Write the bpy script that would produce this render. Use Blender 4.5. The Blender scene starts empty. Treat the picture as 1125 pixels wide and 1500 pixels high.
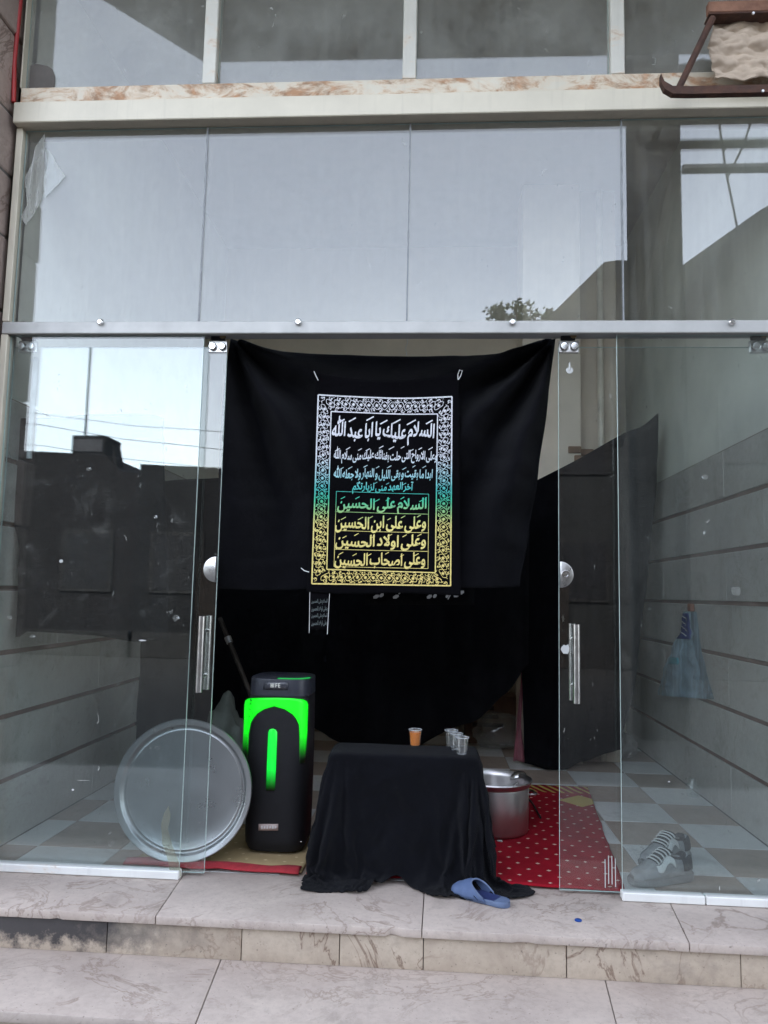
import bpy, bmesh, math, random
from mathutils import Vector, Matrix, noise
random.seed(7)
SC = bpy.context.scene
COL = SC.collection
R = math.radians

# ------------------------------------------------------------------ camera
FOC, CX, CY = 1127.0, 562.5, 750.0
CAM = Vector((0.0, -3.42, 1.25))
_p, _r, _y = R(6.015), R(1.231), R(3.893)
Rz = Matrix(((math.cos(_y), math.sin(_y), 0), (-math.sin(_y), math.cos(_y), 0), (0, 0, 1)))
A0 = Matrix(((1, 0, 0), (0, 0, -1), (0, 1, 0)))
Rx = Matrix(((1, 0, 0), (0, math.cos(_p), math.sin(_p)), (0, -math.sin(_p), math.cos(_p))))
Rr = Matrix(((math.cos(_r), -math.sin(_r), 0), (math.sin(_r), math.cos(_r), 0), (0, 0, 1)))
MW = Rr @ Rx @ A0 @ Rz                      # world -> (right, down, forward)
MI = MW.transposed()
cd = bpy.data.cameras.new('camera')
cam = bpy.data.objects.new('camera', cd)
COL.objects.link(cam)
cd.sensor_fit = 'VERTICAL'; cd.sensor_height = 36.0; cd.sensor_width = 27.0
cd.lens = FOC / 1500 * 36
cd.clip_start = 0.05; cd.clip_end = 2000
m3 = Matrix((MW[0], -Vector(MW[1]), -Vector(MW[2]))).transposed()
cam.matrix_world = Matrix.Translation(CAM) @ m3.to_4x4()
SC.camera = cam

def pix(px, py, ax, val):
    """point on the plane x/y/z = val seen at a pixel of the photograph"""
    d = MI @ Vector(((px - CX) / FOC, (py - CY) / FOC, 1.0))
    i = 'xyz'.index(ax)
    return CAM + d * ((val - CAM[i]) / d[i])

# ------------------------------------------------------------------ world, sun, exposure
SUN_EL, SUN_AZ = R(44), R(-14)               # azimuth from +Y, towards +X
W = bpy.data.worlds.new('World'); SC.world = W; W.use_nodes = True
nt = W.node_tree
bg = nt.nodes['Background']
sky = nt.nodes.new('ShaderNodeTexSky'); sky.sky_type = 'NISHITA'; sky.sun_disc = False
sky.sun_elevation = SUN_EL; sky.sun_rotation = SUN_AZ
sky.air_density = 1.0; sky.dust_density = 2.5; sky.ozone_density = 1.0
hs = nt.nodes.new('ShaderNodeHueSaturation'); hs.inputs['Saturation'].default_value = 0.42
nt.links.new(sky.outputs[0], hs.inputs['Color']); nt.links.new(hs.outputs[0], bg.inputs[0])
bg.inputs[1].default_value = 0.15
sl = bpy.data.lights.new('sun', 'SUN'); sl.energy = 0.5; sl.angle = R(25); sl.color = (1, .93, .84)
so = bpy.data.objects.new('sun', sl); COL.objects.link(so)
sdir = Vector((math.sin(SUN_AZ) * math.cos(SUN_EL), math.cos(SUN_AZ) * math.cos(SUN_EL), math.sin(SUN_EL)))
so.rotation_euler = sdir.to_track_quat('Z', 'Y').to_euler(); so.location = (0, -6, 8)
vs = SC.view_settings; vs.view_transform = 'Standard'; vs.look = 'None'; vs.gamma = 1.0; vs.exposure = 3.1
try: vs.use_curve_mapping = False
except Exception: pass
cy = SC.cycles
cy.use_denoising = True; cy.max_bounces = 8; cy.diffuse_bounces = 4; cy.glossy_bounces = 4
cy.transparent_max_bounces = 40; cy.transmission_bounces = 8; cy.sample_clamp_indirect = 6
cy.caustics_reflective = False; cy.caustics_refractive = False

# ------------------------------------------------------------------ materials
MATS = {}
def N(t, kind, **kw):
    n = t.nodes.new(kind)
    for k, v in kw.items(): setattr(n, k, v)
    return n
def math_(t, op, a, b=None, clamp=False):
    n = N(t, 'ShaderNodeMath', operation=op); n.use_clamp = clamp
    for i, q in enumerate((a, b)):
        if q is None: continue
        if isinstance(q, (int, float)): n.inputs[i].default_value = q
        else: t.links.new(q, n.inputs[i])
    return n.outputs[0]
def mixc(t, f, a, b, mode='MIX'):
    n = N(t, 'ShaderNodeMix', data_type='RGBA', blend_type=mode)
    for i, q in ((0, f), (6, a), (7, b)):
        if isinstance(q, (int, float)): n.inputs[i].default_value = q
        elif isinstance(q, (tuple, list)): n.inputs[i].default_value = (*q[:3], 1)
        else: t.links.new(q, n.inputs[i])
    return n.outputs[2]
def ramp(t, f, lo, hi):
    n = N(t, 'ShaderNodeMapRange'); n.inputs[1].default_value = lo; n.inputs[2].default_value = hi
    t.links.new(f, n.inputs[0]); return n.outputs[0]
def nz(t, vec, scale, detail=5, rough=.55, dist=0.0):
    n = N(t, 'ShaderNodeTexNoise'); n.inputs['Scale'].default_value = scale; n.inputs['Detail'].default_value = detail
    n.inputs['Roughness'].default_value = rough; n.inputs['Distortion'].default_value = dist
    t.links.new(vec, n.inputs['Vector']); return n.outputs[0]
def base(name):
    m = bpy.data.materials.new(name); m.use_nodes = True; t = m.node_tree
    b = t.nodes['Principled BSDF']; g = N(t, 'ShaderNodeNewGeometry')
    return m, t, b, g.outputs['Position']
def stretch(t, pos, s):
    n = N(t, 'ShaderNodeVectorMath', operation='MULTIPLY'); n.inputs[1].default_value = s
    t.links.new(pos, n.inputs[0]); return n.outputs[0]
def bump(t, b, h, strength, dist=.01):
    n = N(t, 'ShaderNodeBump'); n.inputs['Strength'].default_value = strength; n.inputs['Distance'].default_value = dist
    t.links.new(h, n.inputs['Height']); t.links.new(n.outputs[0], b.inputs['Normal'])
def mat(name, col, rough=.6, metal=0.0, col2=None, scale=6, var=.25, bmp=.15, bscale=60, spec=.5, lo=.35, hi=.65, obj_random=0.0):
    if name in MATS: return MATS[name]
    m, t, b, pos = base(name)
    if col2 is None: col2 = tuple(c * (1 - var) for c in col)
    f = ramp(t, nz(t, pos, scale, 7, .6), lo, hi)
    c = mixc(t, f, col, col2)
    if obj_random:
        oi = N(t, 'ShaderNodeObjectInfo')
        v = math_(t, 'ADD', math_(t, 'MULTIPLY', oi.outputs['Random'], 2 * obj_random), 1 - obj_random)
        cv = N(t, 'ShaderNodeCombineXYZ')
        for i in range(3): t.links.new(v, cv.inputs[i])
        c = mixc(t, 1.0, c, cv.outputs[0], 'MULTIPLY')
    t.links.new(c, b.inputs['Base Color'])
    b.inputs['Roughness'].default_value = rough; b.inputs['Metallic'].default_value = metal
    b.inputs['Specular IOR Level'].default_value = spec
    r2 = math_(t, 'ADD', math_(t, 'MULTIPLY', nz(t, pos, scale * 3, 4), .25), rough - .12, True)
    t.links.new(r2, b.inputs['Roughness'])
    if bmp: bump(t, b, nz(t, pos, bscale, 6, .6), bmp, .004)
    MATS[name] = m; return m

def stone(name, light, dark, vein, vein_amt=.7, stain=None, rough=.55):
    m, t, b, pos = base(name)
    oi = N(t, 'ShaderNodeObjectInfo')
    off = N(t, 'ShaderNodeVectorMath', operation='ADD'); t.links.new(pos, off.inputs[0])
    sc = math_(t, 'MULTIPLY', oi.outputs['Random'], 17.0)
    cv = N(t, 'ShaderNodeCombineXYZ'); t.links.new(sc, cv.inputs[0]); t.links.new(sc, cv.inputs[2])
    t.links.new(cv.outputs[0], off.inputs[1]); p = off.outputs[0]
    c = mixc(t, ramp(t, nz(t, p, 3.0, 8, .65, .6), .3, .7), light, dark)
    c = mixc(t, math_(t, 'MULTIPLY', ramp(t, nz(t, p, 38, 6, .7), .45, .7), .35), c, tuple(x * .7 for x in dark))
    v1 = nz(t, p, 2.6, 6, .6, 1.6)
    d1 = math_(t, 'ABSOLUTE', math_(t, 'SUBTRACT', v1, .5))
    vm = math_(t, 'SUBTRACT', 1.0, math_(t, 'DIVIDE', d1, .022), True)
    msk = ramp(t, nz(t, p, 1.7, 3), .42, .62)
    vm = math_(t, 'MULTIPLY', math_(t, 'MULTIPLY', vm, msk), vein_amt)
    c = mixc(t, vm, c, vein)
    b2 = ramp(t, nz(t, p, 1.1, 5, .6, .8), .56, .72)
    c = mixc(t, math_(t, 'MULTIPLY', b2, .45), c, tuple(.5 * (a + q) for a, q in zip(vein, dark)))
    # grime: small dark specks
    sp = ramp(t, nz(t, p, 95, 3, .5), .66, .74)
    c = mixc(t, math_(t, 'MULTIPLY', sp, .5), c, (.06, .05, .045))
    wp_ = ramp(t, nz(t, pos, 4.5, 8, .75, .4), .54, .70)
    c = mixc(t, math_(t, 'MULTIPLY', wp_, .38), c, (.17, .145, .125))
    c = mixc(t, math_(t, 'MULTIPLY', ramp(t, nz(t, pos, 13, 6, .7), .60, .72), .35), c, tuple(min(.7, x * 1.25) for x in light))
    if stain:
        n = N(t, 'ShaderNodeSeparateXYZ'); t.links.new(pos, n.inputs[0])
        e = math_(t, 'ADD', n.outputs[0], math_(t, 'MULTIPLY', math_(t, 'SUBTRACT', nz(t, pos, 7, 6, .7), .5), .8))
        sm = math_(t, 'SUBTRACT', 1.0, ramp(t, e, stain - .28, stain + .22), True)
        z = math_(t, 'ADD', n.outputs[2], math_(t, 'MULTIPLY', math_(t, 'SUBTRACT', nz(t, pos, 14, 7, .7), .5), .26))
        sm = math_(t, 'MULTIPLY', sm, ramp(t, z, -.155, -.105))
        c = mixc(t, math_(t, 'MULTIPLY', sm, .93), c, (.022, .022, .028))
    t.links.new(c, b.inputs['Base Color'])
    t.links.new(math_(t, 'ADD', math_(t, 'MULTIPLY', nz(t, p, 9, 5), .35), rough - .18, True), b.inputs['Roughness'])
    bump(t, b, nz(t, p, 55, 8, .65), .25, .004)
    MATS[name] = m; return m

def glass(name, f0=.052, dirt=.06, tint=(.945, .965, .965), streak=.5, specks=.35, wavy=False, smear=0.0, dcol=(.62, .62, .58)):
    m, t, b, pos = base(name)
    t.nodes.remove(b); out = t.nodes['Material Output']
    g = [n for n in t.nodes if n.type == 'NEW_GEOMETRY'][0]
    dt = N(t, 'ShaderNodeVectorMath', operation='DOT_PRODUCT')
    t.links.new(g.outputs['Normal'], dt.inputs[0]); t.links.new(g.outputs['Incoming'], dt.inputs[1])
    c = math_(t, 'ABSOLUTE', dt.outputs['Value'])
    F = math_(t, 'ADD', math_(t, 'MULTIPLY', math_(t, 'POWER', math_(t, 'SUBTRACT', 1.0, c, True), 5.0), 1 - f0), f0)
    tr = N(t, 'ShaderNodeBsdfTransparent'); tr.inputs[0].default_value = (*tint, 1)
    gl = N(t, 'ShaderNodeBsdfGlossy'); gl.inputs['Roughness'].default_value = 0.0; gl.inputs[0].default_value = (1, 1, 1, 1)
    # very slight waviness of the float glass
    bn = N(t, 'ShaderNodeBump'); bn.inputs['Strength'].default_value = .02; bn.inputs['Distance'].default_value = .01
    if wavy: t.links.new(nz(t, pos, 1.6, 1), bn.inputs['Height']); t.links.new(bn.outputs[0], gl.inputs['Normal'])
    s1 = N(t, 'ShaderNodeMixShader'); t.links.new(F, s1.inputs[0]); t.links.new(tr.outputs[0], s1.inputs[1]); t.links.new(gl.outputs[0], s1.inputs[2])
    df = N(t, 'ShaderNodeBsdfDiffuse'); df.inputs[0].default_value = (*dcol, 1)
    a = ramp(t, nz(t, pos, 1.8, 5, .72), .25, .85)
    st = ramp(t, nz(t, stretch(t, pos, (22, 22, .9)), 1.0, 2, .6), .45, .8)
    d = math_(t, 'MULTIPLY', math_(t, 'ADD', a, math_(t, 'MULTIPLY', st, streak)), dirt)
    sp = math_(t, 'MULTIPLY', ramp(t, nz(t, stretch(t, pos, (1, 1, .55)), 31, 2, .6, 1.5), .735, .76), specks)
    if smear: d = math_(t, 'ADD', d, math_(t, 'MULTIPLY', ramp(t, nz(t, pos, 5.5, 5, .78, .8), .57, .80), smear))
    d = math_(t, 'ADD', d, sp, True)
    s2 = N(t, 'ShaderNodeMixShader'); t.links.new(d, s2.inputs[0]); t.links.new(s1.outputs[0], s2.inputs[1]); t.links.new(df.outputs[0], s2.inputs[2])
    t.links.new(s2.outputs[0], out.inputs[0])
    MATS[name] = m; return m

def cloth_mat(name, col, sheen=.25, weave=900):
    m, t, b, pos = base(name)
    c = mixc(t, ramp(t, nz(t, pos, 5, 6, .6), .3, .7), col, tuple(x * .55 for x in col))
    lint = ramp(t, nz(t, pos, 70, 3, .5), .72, .76)
    c = mixc(t, math_(t, 'MULTIPLY', lint, .05), c, (.3, .3, .3))
    t.links.new(c, b.inputs['Base Color']); b.inputs['Roughness'].default_value = .9
    b.inputs['Specular IOR Level'].default_value = .06
    b.inputs['Sheen Weight'].default_value = sheen; b.inputs['Sheen Roughness'].default_value = .5
    h = math_(t, 'ADD', nz(t, pos, 14, 6, .6), math_(t, 'MULTIPLY', nz(t, pos, weave, 2), .3))
    bump(t, b, h, .8, .022)
    MATS[name] = m; return m

def emis(name, col, strength, zlo=None, zhi=None):
    m, t, b, pos = base(name)
    b.inputs['Base Color'].default_value = (.01, .03, .01, 1); b.inputs['Roughness'].default_value = .4
    b.inputs['Emission Color'].default_value = (*col, 1)
    if zlo is None: b.inputs['Emission Strength'].default_value = strength
    else:                                     # emission fades out downward between these heights
        n = N(t, 'ShaderNodeSeparateXYZ'); t.links.new(pos, n.inputs[0])
        f = ramp(t, n.outputs[2], zlo, zhi)
        hot = math_(t, 'ADD', math_(t, 'MULTIPLY', nz(t, pos, 26, 2), .7), .62)
        t.links.new(math_(t, 'MULTIPLY', hot, math_(t, 'MULTIPLY', math_(t, 'POWER', f, 1.6), strength)), b.inputs['Emission Strength'])
    MATS[name] = m; return m

# stone and building surfaces
TREAD = stone('tread_stone', (.51, .435, .385), (.40, .335, .30), (.19, .135, .105), .7)
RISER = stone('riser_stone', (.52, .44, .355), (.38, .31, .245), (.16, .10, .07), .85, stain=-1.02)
SLABW = stone('wall_slab_stone', (.55, .515, .47), (.45, .42, .385), (.30, .25, .22), .5, rough=.6)
TILE_L = stone('tile_light', (.72, .71, .69), (.62, .61, .60), (.45, .45, .45), .25, rough=.38)
TILE_D = stone('tile_brown', (.44, .345, .28), (.36, .28, .23), (.2, .15, .12), .3, rough=.38)
GROUT = mat('grout', (.20, .19, .18), .9)
GROOVE = mat('groove_red', (.20, .11, .085), .85, var=.4)
PLASTER = mat('plaster', (.80, .79, .70), .85, scale=3, var=.14, bmp=.2, bscale=25)
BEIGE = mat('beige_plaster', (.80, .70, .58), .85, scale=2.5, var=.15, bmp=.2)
BEIGE_SHADE = mat('beige_shaded', (.62, .53, .43), .85, scale=2.5, var=.15, bmp=.2)  # darker copy of the beige plaster: shade of the set-back face in the colour
CEIL = mat('ceiling_plaster', (.62, .55, .48), .9, scale=2, var=.2)
ASPHALT = mat('asphalt', (.045, .044, .043), .9, scale=9, var=.35, bmp=.4, bscale=120, spec=.1)
PAVE = mat('pavement_concrete', (.16, .155, .15), .85, scale=5, var=.2)
MORTAR = mat('mortar', (.16, .15, .14), .95)
PILLAR = stone('pillar_stone', (.44, .35, .31), (.30, .235, .21), (.14, .09, .07), .8)
CANOPY = mat('canopy_concrete', (.72, .74, .69), .9, scale=2.5, var=.3)
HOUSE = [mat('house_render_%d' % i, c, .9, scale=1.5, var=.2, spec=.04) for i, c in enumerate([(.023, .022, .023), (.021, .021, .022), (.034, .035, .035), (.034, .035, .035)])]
# metals and paint
def rust_paint(name, paint, amount, rust=(.30, .13, .055), soft=.08, st=(1, 1, 2.2), sc=5.5):
    m, t, b, pos = base(name)
    f = ramp(t, nz(t, stretch(t, pos, st), sc, 9, .72, .7), amount, amount + soft)
    c0 = mixc(t, ramp(t, nz(t, pos, 4, 6), .35, .7), paint, tuple(x * .86 for x in paint))
    c0 = mixc(t, math_(t, 'MULTIPLY', ramp(t, nz(t, stretch(t, pos, (30, 30, 2)), 1, 5, .6), .55, .8), .35), c0, tuple(x * .6 for x in paint))
    r = mixc(t, ramp(t, nz(t, pos, 26, 6), .35, .65), rust, tuple(x * .45 for x in rust))
    edge = ramp(t, nz(t, stretch(t, pos, st), sc, 9, .72, .7), amount - .07, amount + .02)
    c = mixc(t, math_(t, 'MULTIPLY', edge, .55), c0, tuple(.5 * a + .5 * q for a, q in zip(paint, (.6, .38, .2))))
    c = mixc(t, math_(t, 'MULTIPLY', f, .8), c, r)
    t.links.new(c, b.inputs['Base Color'])
    t.links.new(math_(t, 'ADD', math_(t, 'MULTIPLY', f, .35), .42), b.inputs['Roughness'])
    bump(t, b, math_(t, 'ADD', nz(t, pos, 60, 6), f), .2, .003)
    MATS[name] = m; return m
CREAM = rust_paint('cream_paint', (.63, .575, .465), .74)
CREAM_R = rust_paint('cream_paint_rusty', (.62, .57, .47), .46, (.42, .19, .08), .12, (.8, 1, 1.6), 6.5)
RUST = mat('rust', (.085, .038, .024), .85, col2=(.045, .022, .017), scale=22, bmp=.5)
RUST_L = mat('rust_light', (.25, .125, .08), .85, col2=(.15, .07, .045), scale=14, bmp=.4)
ALU = mat('aluminium', (.46, .455, .44), .5, .25, scale=9, var=.14, bmp=.05)
ALU_W = mat('aluminium_painted', (.55, .56, .57), .45, .35, scale=6, var=.15, bmp=.08)
STEEL = mat('brushed_steel', (.60, .59, .58), .3, 1.0, scale=12, var=.2, bmp=.06)
CHROME = mat('chrome', (.78, .78, .78), .2, 1.0, scale=12, var=.1, bmp=.02)
POTM = mat('pot_aluminium', (.56, .53, .53), .34, 1.0, scale=5, var=.22, bmp=.05)
TRAYM = mat('tray_aluminium', (.38, .385, .395), .30, .85, scale=2.2, var=.10, bmp=0)
WHITEP = rust_paint('white_track_paint', (.74, .74, .72), .66, (.10, .09, .08))
RED = mat('red_plastic', (.42, .03, .03), .45)
DARKM = mat('dark_steel', (.04, .04, .045), .5, .6)
WOOD = mat('stick_wood', (.12, .085, .06), .7)
CARD = mat('torn_board', (.54, .43, .335), .85, scale=4, var=.22, bmp=.3, bscale=18)
EDGE = mat('glass_edge', (.48, .60, .57), .3, scale=20, var=.2, bmp=0)
SILI = mat('silicone', (.26, .27, .28), .6, scale=30, var=.3)
G_UP = glass('glass_upper', .060, .23, streak=.12, smear=.06)
G_TR = glass('glass_transom', .066, .045, streak=.8, specks=.25, smear=.035)
G_FX = glass('glass_fixed', .064, .005, tint=(.925, .955, .955), specks=.3, smear=.055)
G_FR = glass('glass_fixed_hazy', .05, .028, tint=(.925, .955, .955), specks=.3, smear=.035)
G_DR = glass('glass_door', .064, .005, specks=.25)
# fabrics
BLACK = cloth_mat('black_cloth', (.0052, .0052, .0075), .03)
BLACK_T = cloth_mat('black_table_cloth', (.0046, .005, .008), .04)
BANNER = cloth_mat('banner_cloth', (.0026, .0024, .004), .01)

# ------------------------------------------------------------------ building helpers
def root_loc(o):
    while o.parent: o = o.parent
    return o.location
def link(name, me, m, parent=None, smooth=False, solid=None):
    o = bpy.data.objects.new(name, me); COL.objects.link(o)
    ms = m if isinstance(m, (list, tuple)) else [m]
    if len(me.materials) == 0:
        for q in ms: me.materials.append(q)
    if smooth:
        for p in me.polygons: p.use_smooth = True
    if parent is not None:
        o.parent = parent
        l = root_loc(parent)
        if l.length: me.transform(Matrix.Translation(-l))
    if solid:
        s = o.modifiers.new('thickness', 'SOLIDIFY'); s.thickness = solid; s.offset = 0
    return o
def fin(name, bm, m, parent=None, smooth=False, solid=None, autosmooth=None):
    me = bpy.data.meshes.new(name); bmesh.ops.recalc_face_normals(bm, faces=bm.faces[:]) if bm.faces and not solid else None
    bm.to_mesh(me); bm.free()
    o = link(name, me, m, parent, smooth or autosmooth is not None, solid)
    if autosmooth is not None: me.set_sharp_from_angle(angle=R(autosmooth))
    return o
def tag(o, label, cat, group=None, kind=None):
    if label: o['label'] = label
    if cat: o['category'] = cat
    if group: o['group'] = group
    if kind: o['kind'] = kind
    return o
def thing(name, label, cat, loc=(0, 0, 0), group=None, kind=None):
    o = bpy.data.objects.new(name, None); COL.objects.link(o); o.location = loc; o.empty_display_size = .1
    return tag(o, label, cat, group, kind)
def struct(o):
    o['kind'] = 'structure'; return o
def box(bm, x0, x1, y0, y1, z0, z1, bev=0.0, seg=1, M=None):
    b2 = bmesh.new(); bmesh.ops.create_cube(b2, size=1)
    for v in b2.verts:
        v.co = Vector(((x0 + x1) / 2 + v.co.x * (x1 - x0), (y0 + y1) / 2 + v.co.y * (y1 - y0), (z0 + z1) / 2 + v.co.z * (z1 - z0)))
    if bev: bmesh.ops.bevel(b2, geom=b2.edges[:], offset=bev, segments=seg, affect='EDGES', profile=.5)
    if M: b2.transform(M)
    me = bpy.data.meshes.new('t'); b2.to_mesh(me); b2.free(); bm.from_mesh(me); bpy.data.meshes.remove(me)
    return bm
def prism(bm, pts, y0, y1, axis='y', bev=0.0):
    """polygon pts (a,b) extruded along axis: y -> (x,z), z -> (x,y), x -> (y,z)"""
    f = {'y': lambda a, b, c: (a, c, b), 'z': lambda a, b, c: (a, b, c), 'x': lambda a, b, c: (c, a, b)}[axis]
    b2 = bmesh.new()
    A = [b2.verts.new(f(a, b, y0)) for a, b in pts]; B = [b2.verts.new(f(a, b, y1)) for a, b in pts]
    b2.faces.new(A); b2.faces.new(B[::-1]); n = len(pts)
    for i in range(n): b2.faces.new((A[i], B[i], B[(i + 1) % n], A[(i + 1) % n]))
    bmesh.ops.recalc_face_normals(b2, faces=b2.faces[:])
    if bev: bmesh.ops.bevel(b2, geom=b2.edges[:], offset=bev, segments=2, affect='EDGES', profile=.5)
    me = bpy.data.meshes.new('t'); b2.to_mesh(me); b2.free(); bm.from_mesh(me); bpy.data.meshes.remove(me)
    return bm
def tube(bm, pts, r, n=8, cap=True):
    pts = [Vector(p) for p in pts]; rs = r if isinstance(r, (list, tuple)) else [r] * len(pts)
    rings = []; up = Vector((.13, .27, .95))
    for i, p in enumerate(pts):
        d = (pts[min(i + 1, len(pts) - 1)] - pts[max(i - 1, 0)]).normalized()
        if abs(d.dot(up)) > .98: up = Vector((1, .1, .05))
        a = d.cross(up).normalized(); b = d.cross(a)
        rings.append([bm.verts.new(p + (a * math.cos(q) + b * math.sin(q)) * rs[i]) for q in [2 * math.pi * k / n for k in range(n)]])
    for i in range(len(rings) - 1):
        for k in range(n): bm.faces.new((rings[i][k], rings[i][(k + 1) % n], rings[i + 1][(k + 1) % n], rings[i + 1][k]))
    if cap: bm.faces.new(rings[0][::-1]); bm.faces.new(rings[-1])
    return bm
def lathe(bm, prof, n=48, M=None, close=False):
    rings = []
    for r, z in prof:
        if r < 1e-6: rings.append([bm.verts.new((0, 0, z))])
        else: rings.append([bm.verts.new((r * math.cos(2 * math.pi * k / n), r * math.sin(2 * math.pi * k / n), z)) for k in range(n)])
    allv = [v for q in rings for v in q]
    for i in range(len(rings) - 1):
        a, b = rings[i], rings[i + 1]
        for k in range(n):
            k2 = (k + 1) % n
            if len(a) == 1 and len(b) == 1: continue
            if len(a) == 1: bm.faces.new((a[0], b[k], b[k2]))
            elif len(b) == 1: bm.faces.new((a[k], a[k2], b[0]))
            else: bm.faces.new((a[k], a[k2], b[k2], b[k]))
    if M:
        for v in allv: v.co = M @ v.co
    return bm
def grid(bm, fn, nu, nv):
    V = [[bm.verts.new(fn(i / nu, j / nv)) for i in range(nu + 1)] for j in range(nv + 1)]
    for j in range(nv):
        for i in range(nu): bm.faces.new((V[j][i], V[j][i + 1], V[j + 1][i + 1], V[j + 1][i]))
    return bm
def interp(x, pts):
    if x <= pts[0][0]: return pts[0][1]
    for (a, b), (c, d) in zip(pts, pts[1:]):
        if x <= c:
            t = (x - a) / (c - a); t = t * t * (3 - 2 * t) * .5 + t * .5
            return b + (d - b) * t
    return pts[-1][1]
def fb(x, y, z, o=4): return noise.fractal(Vector((x, y, z)), 1.0, 2.0, o)
XL, XR = -2.062, 1.72                       # faces of the side walls of the shop
YB, ZC = 3.75, 4.60                         # back wall, ceiling

# ------------------------------------------------------------------ setting: street and steps
bm = bmesh.new(); box(bm, -400, 400, -400, 400, -.60, -.335)
struct(fin('street', bm, ASPHALT))
bm = bmesh.new(); box(bm, -30, 30, -3.3, -.72, -.45, -.30, .01)
struct(fin('pavement', bm, PAVE))
steps = struct(thing('steps', 'two veined grey marble steps below the glass shopfront', None))
def q2(px, py, z): p = pix(px, py, 'z', z); return (p.x, p.y)
NOSE, NOSE2, ZT2, ZT3 = -.385, -.80, -.155, -.31
def slabs(name, joints, y0, y1, z0, z1, m, bev):
    """joints: list of (x_front, x_back); neighbours share a joint"""
    for (a, b), (c, d) in zip(joints, joints[1:]):
        g = .0016
        nf = 44 if bev > .004 else 1; fe = []
        for k in range(nf + 1):
            x = a + g + (c - a - 2 * g) * k / nf
            chip = max(0, fb(x * 23, y0 * 9, 3) - .42) * .035 + .0012 * fb(x * 40, 2, 1) if nf > 1 and 0 < k < nf else 0
            fe.append((x, y0 + chip))
        bm = bmesh.new(); prism(bm, fe + [(d - g, y1), (b + g, y1)], z0, z1, 'z', bev * .5 if nf > 1 else bev)
        fin(name, bm, m, steps, autosmooth=35)
jt = []
for f_, b_ in [((228, 1338), (262, 1290)), ((618, 1362), (622, 1300)), ((1010, 1384), (985, 1330))]:
    jt.append((pix(*f_, 'y', NOSE).x, pix(*b_, 'y', .0).x))
slabs('tread_slab', [(-2.2, -2.2)] + jt + [(2.0, 2.0), (3.2, 3.2)], NOSE, .098, -.032, 0, TREAD, .006)
jr = [pix(x, 1400, 'y', -.365).x for x in (-60, 155, 353, 497, 620, 830, 1085)]
jr = [(v, v) for v in jr]
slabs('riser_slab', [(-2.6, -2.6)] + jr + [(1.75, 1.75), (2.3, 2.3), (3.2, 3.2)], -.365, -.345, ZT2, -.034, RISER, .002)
jt2 = []
for f_, b_ in [((288, 1466), (322, 1408)), ((912, 1500), (888, 1436))]:
    jt2.append((pix(*f_, 'y', NOSE2).x, pix(*b_, 'y', -.37).x))
slabs('tread_slab', [(-2.6, -2.6), (-1.72, -1.70)] + jt2 + [(1.9, 1.9), (3.2, 3.2)], NOSE2, -.345, ZT2 - .034, ZT2, TREAD, .006)
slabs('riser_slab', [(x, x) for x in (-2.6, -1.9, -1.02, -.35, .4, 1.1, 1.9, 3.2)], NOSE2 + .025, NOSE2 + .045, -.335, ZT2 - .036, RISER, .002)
bm = bmesh.new(); box(bm, -2.6, 3.2, -.343, .097, -.335, -.034); fin('step_core', bm, MORTAR, steps)
bm = bmesh.new(); box(bm, -2.6, 3.2, NOSE2 + .047, -.346, -.335, ZT2 - .036); fin('step_core', bm, MORTAR, steps)

# ------------------------------------------------------------------ setting: floor, walls, ceiling
bm = bmesh.new(); box(bm, XL - .2, XR + .2, .10, YB + .2, -.30, -.006)
floor = struct(fin('floor', bm, GROUT))
TS, X0, Y0 = .41, 1.382, .335
tm = {}
def tile_mesh(w, d, m):
    k = (round(w, 3), round(d, 3), m.name)
    if k not in tm:
        bm = bmesh.new(); box(bm, .0015, w - .0015, .0015, d - .0015, -.008, 0, .0012)
        me = bpy.data.meshes.new('tile'); bm.to_mesh(me); bm.free(); me.materials.append(m); tm[k] = me
    return tm[k]
for i in range(-9, 2):
    for j in range(-1, 12):
        xa, xb = max(XL, X0 + i * TS), min(XR, X0 + (i + 1) * TS)
        ya, yb = max(.10, Y0 + j * TS), min(YB, Y0 + (j + 1) * TS)
        if xb - xa < .02 or yb - ya < .02: continue
        m = TILE_L if (i + j) % 2 else TILE_D
        o = bpy.data.objects.new('tile', tile_mesh(xb - xa, yb - ya, m)); COL.objects.link(o)
        o.parent = floor; o.location = (xa, ya, random.uniform(-.0006, 0.0006))
def side_wall(name, x, sgn, m):
    bm = bmesh.new()
    box(bm, min(x + sgn * .03, x + sgn * .25), max(x + sgn * .03, x + sgn * .25), .0, YB + .25, -.3, ZC + .1)
    w = struct(fin(name, bm, m))
    zt = 2.16
    bm = bmesh.new(); box(bm, min(x + sgn * .012, x + sgn * .029), max(x + sgn * .012, x + sgn * .029), .02, YB, 0, zt - .004)
    fin('groove_backing', bm, GROOVE, w)
    n = 7; h = zt / n
    for k in range(n):
        y = .03 - (.55 if k % 2 else 0)
        while y < YB:
            ya, yb = max(y, .03), min(y + 1.25, YB - .01)
            if yb - ya > .05:
                bm = bmesh.new()
                d = random.uniform(0, .002)
                box(bm, min(x + sgn * d, x + sgn * .0118), max(x + sgn * d, x + sgn * .0118), ya + .001, yb - .001, k * h + (.004 if k == 0 else .012), (k + 1) * h - .012, .003)
                fin('wall_slab', bm, SLABW, w)
            y += 1.25
    return w
side_wall('wall_left', XL, -1, PLASTER)
side_wall('wall_right', XR, 1, PLASTER)
bm = bmesh.new(); box(bm, XL - .25, XR + .25, YB + .001, YB + .25, -.3, ZC + .1)
wb = struct(fin('wall_back', bm, BEIGE))
YP = 2.62  # pier added forward of the back wall to catch more daylight
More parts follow.
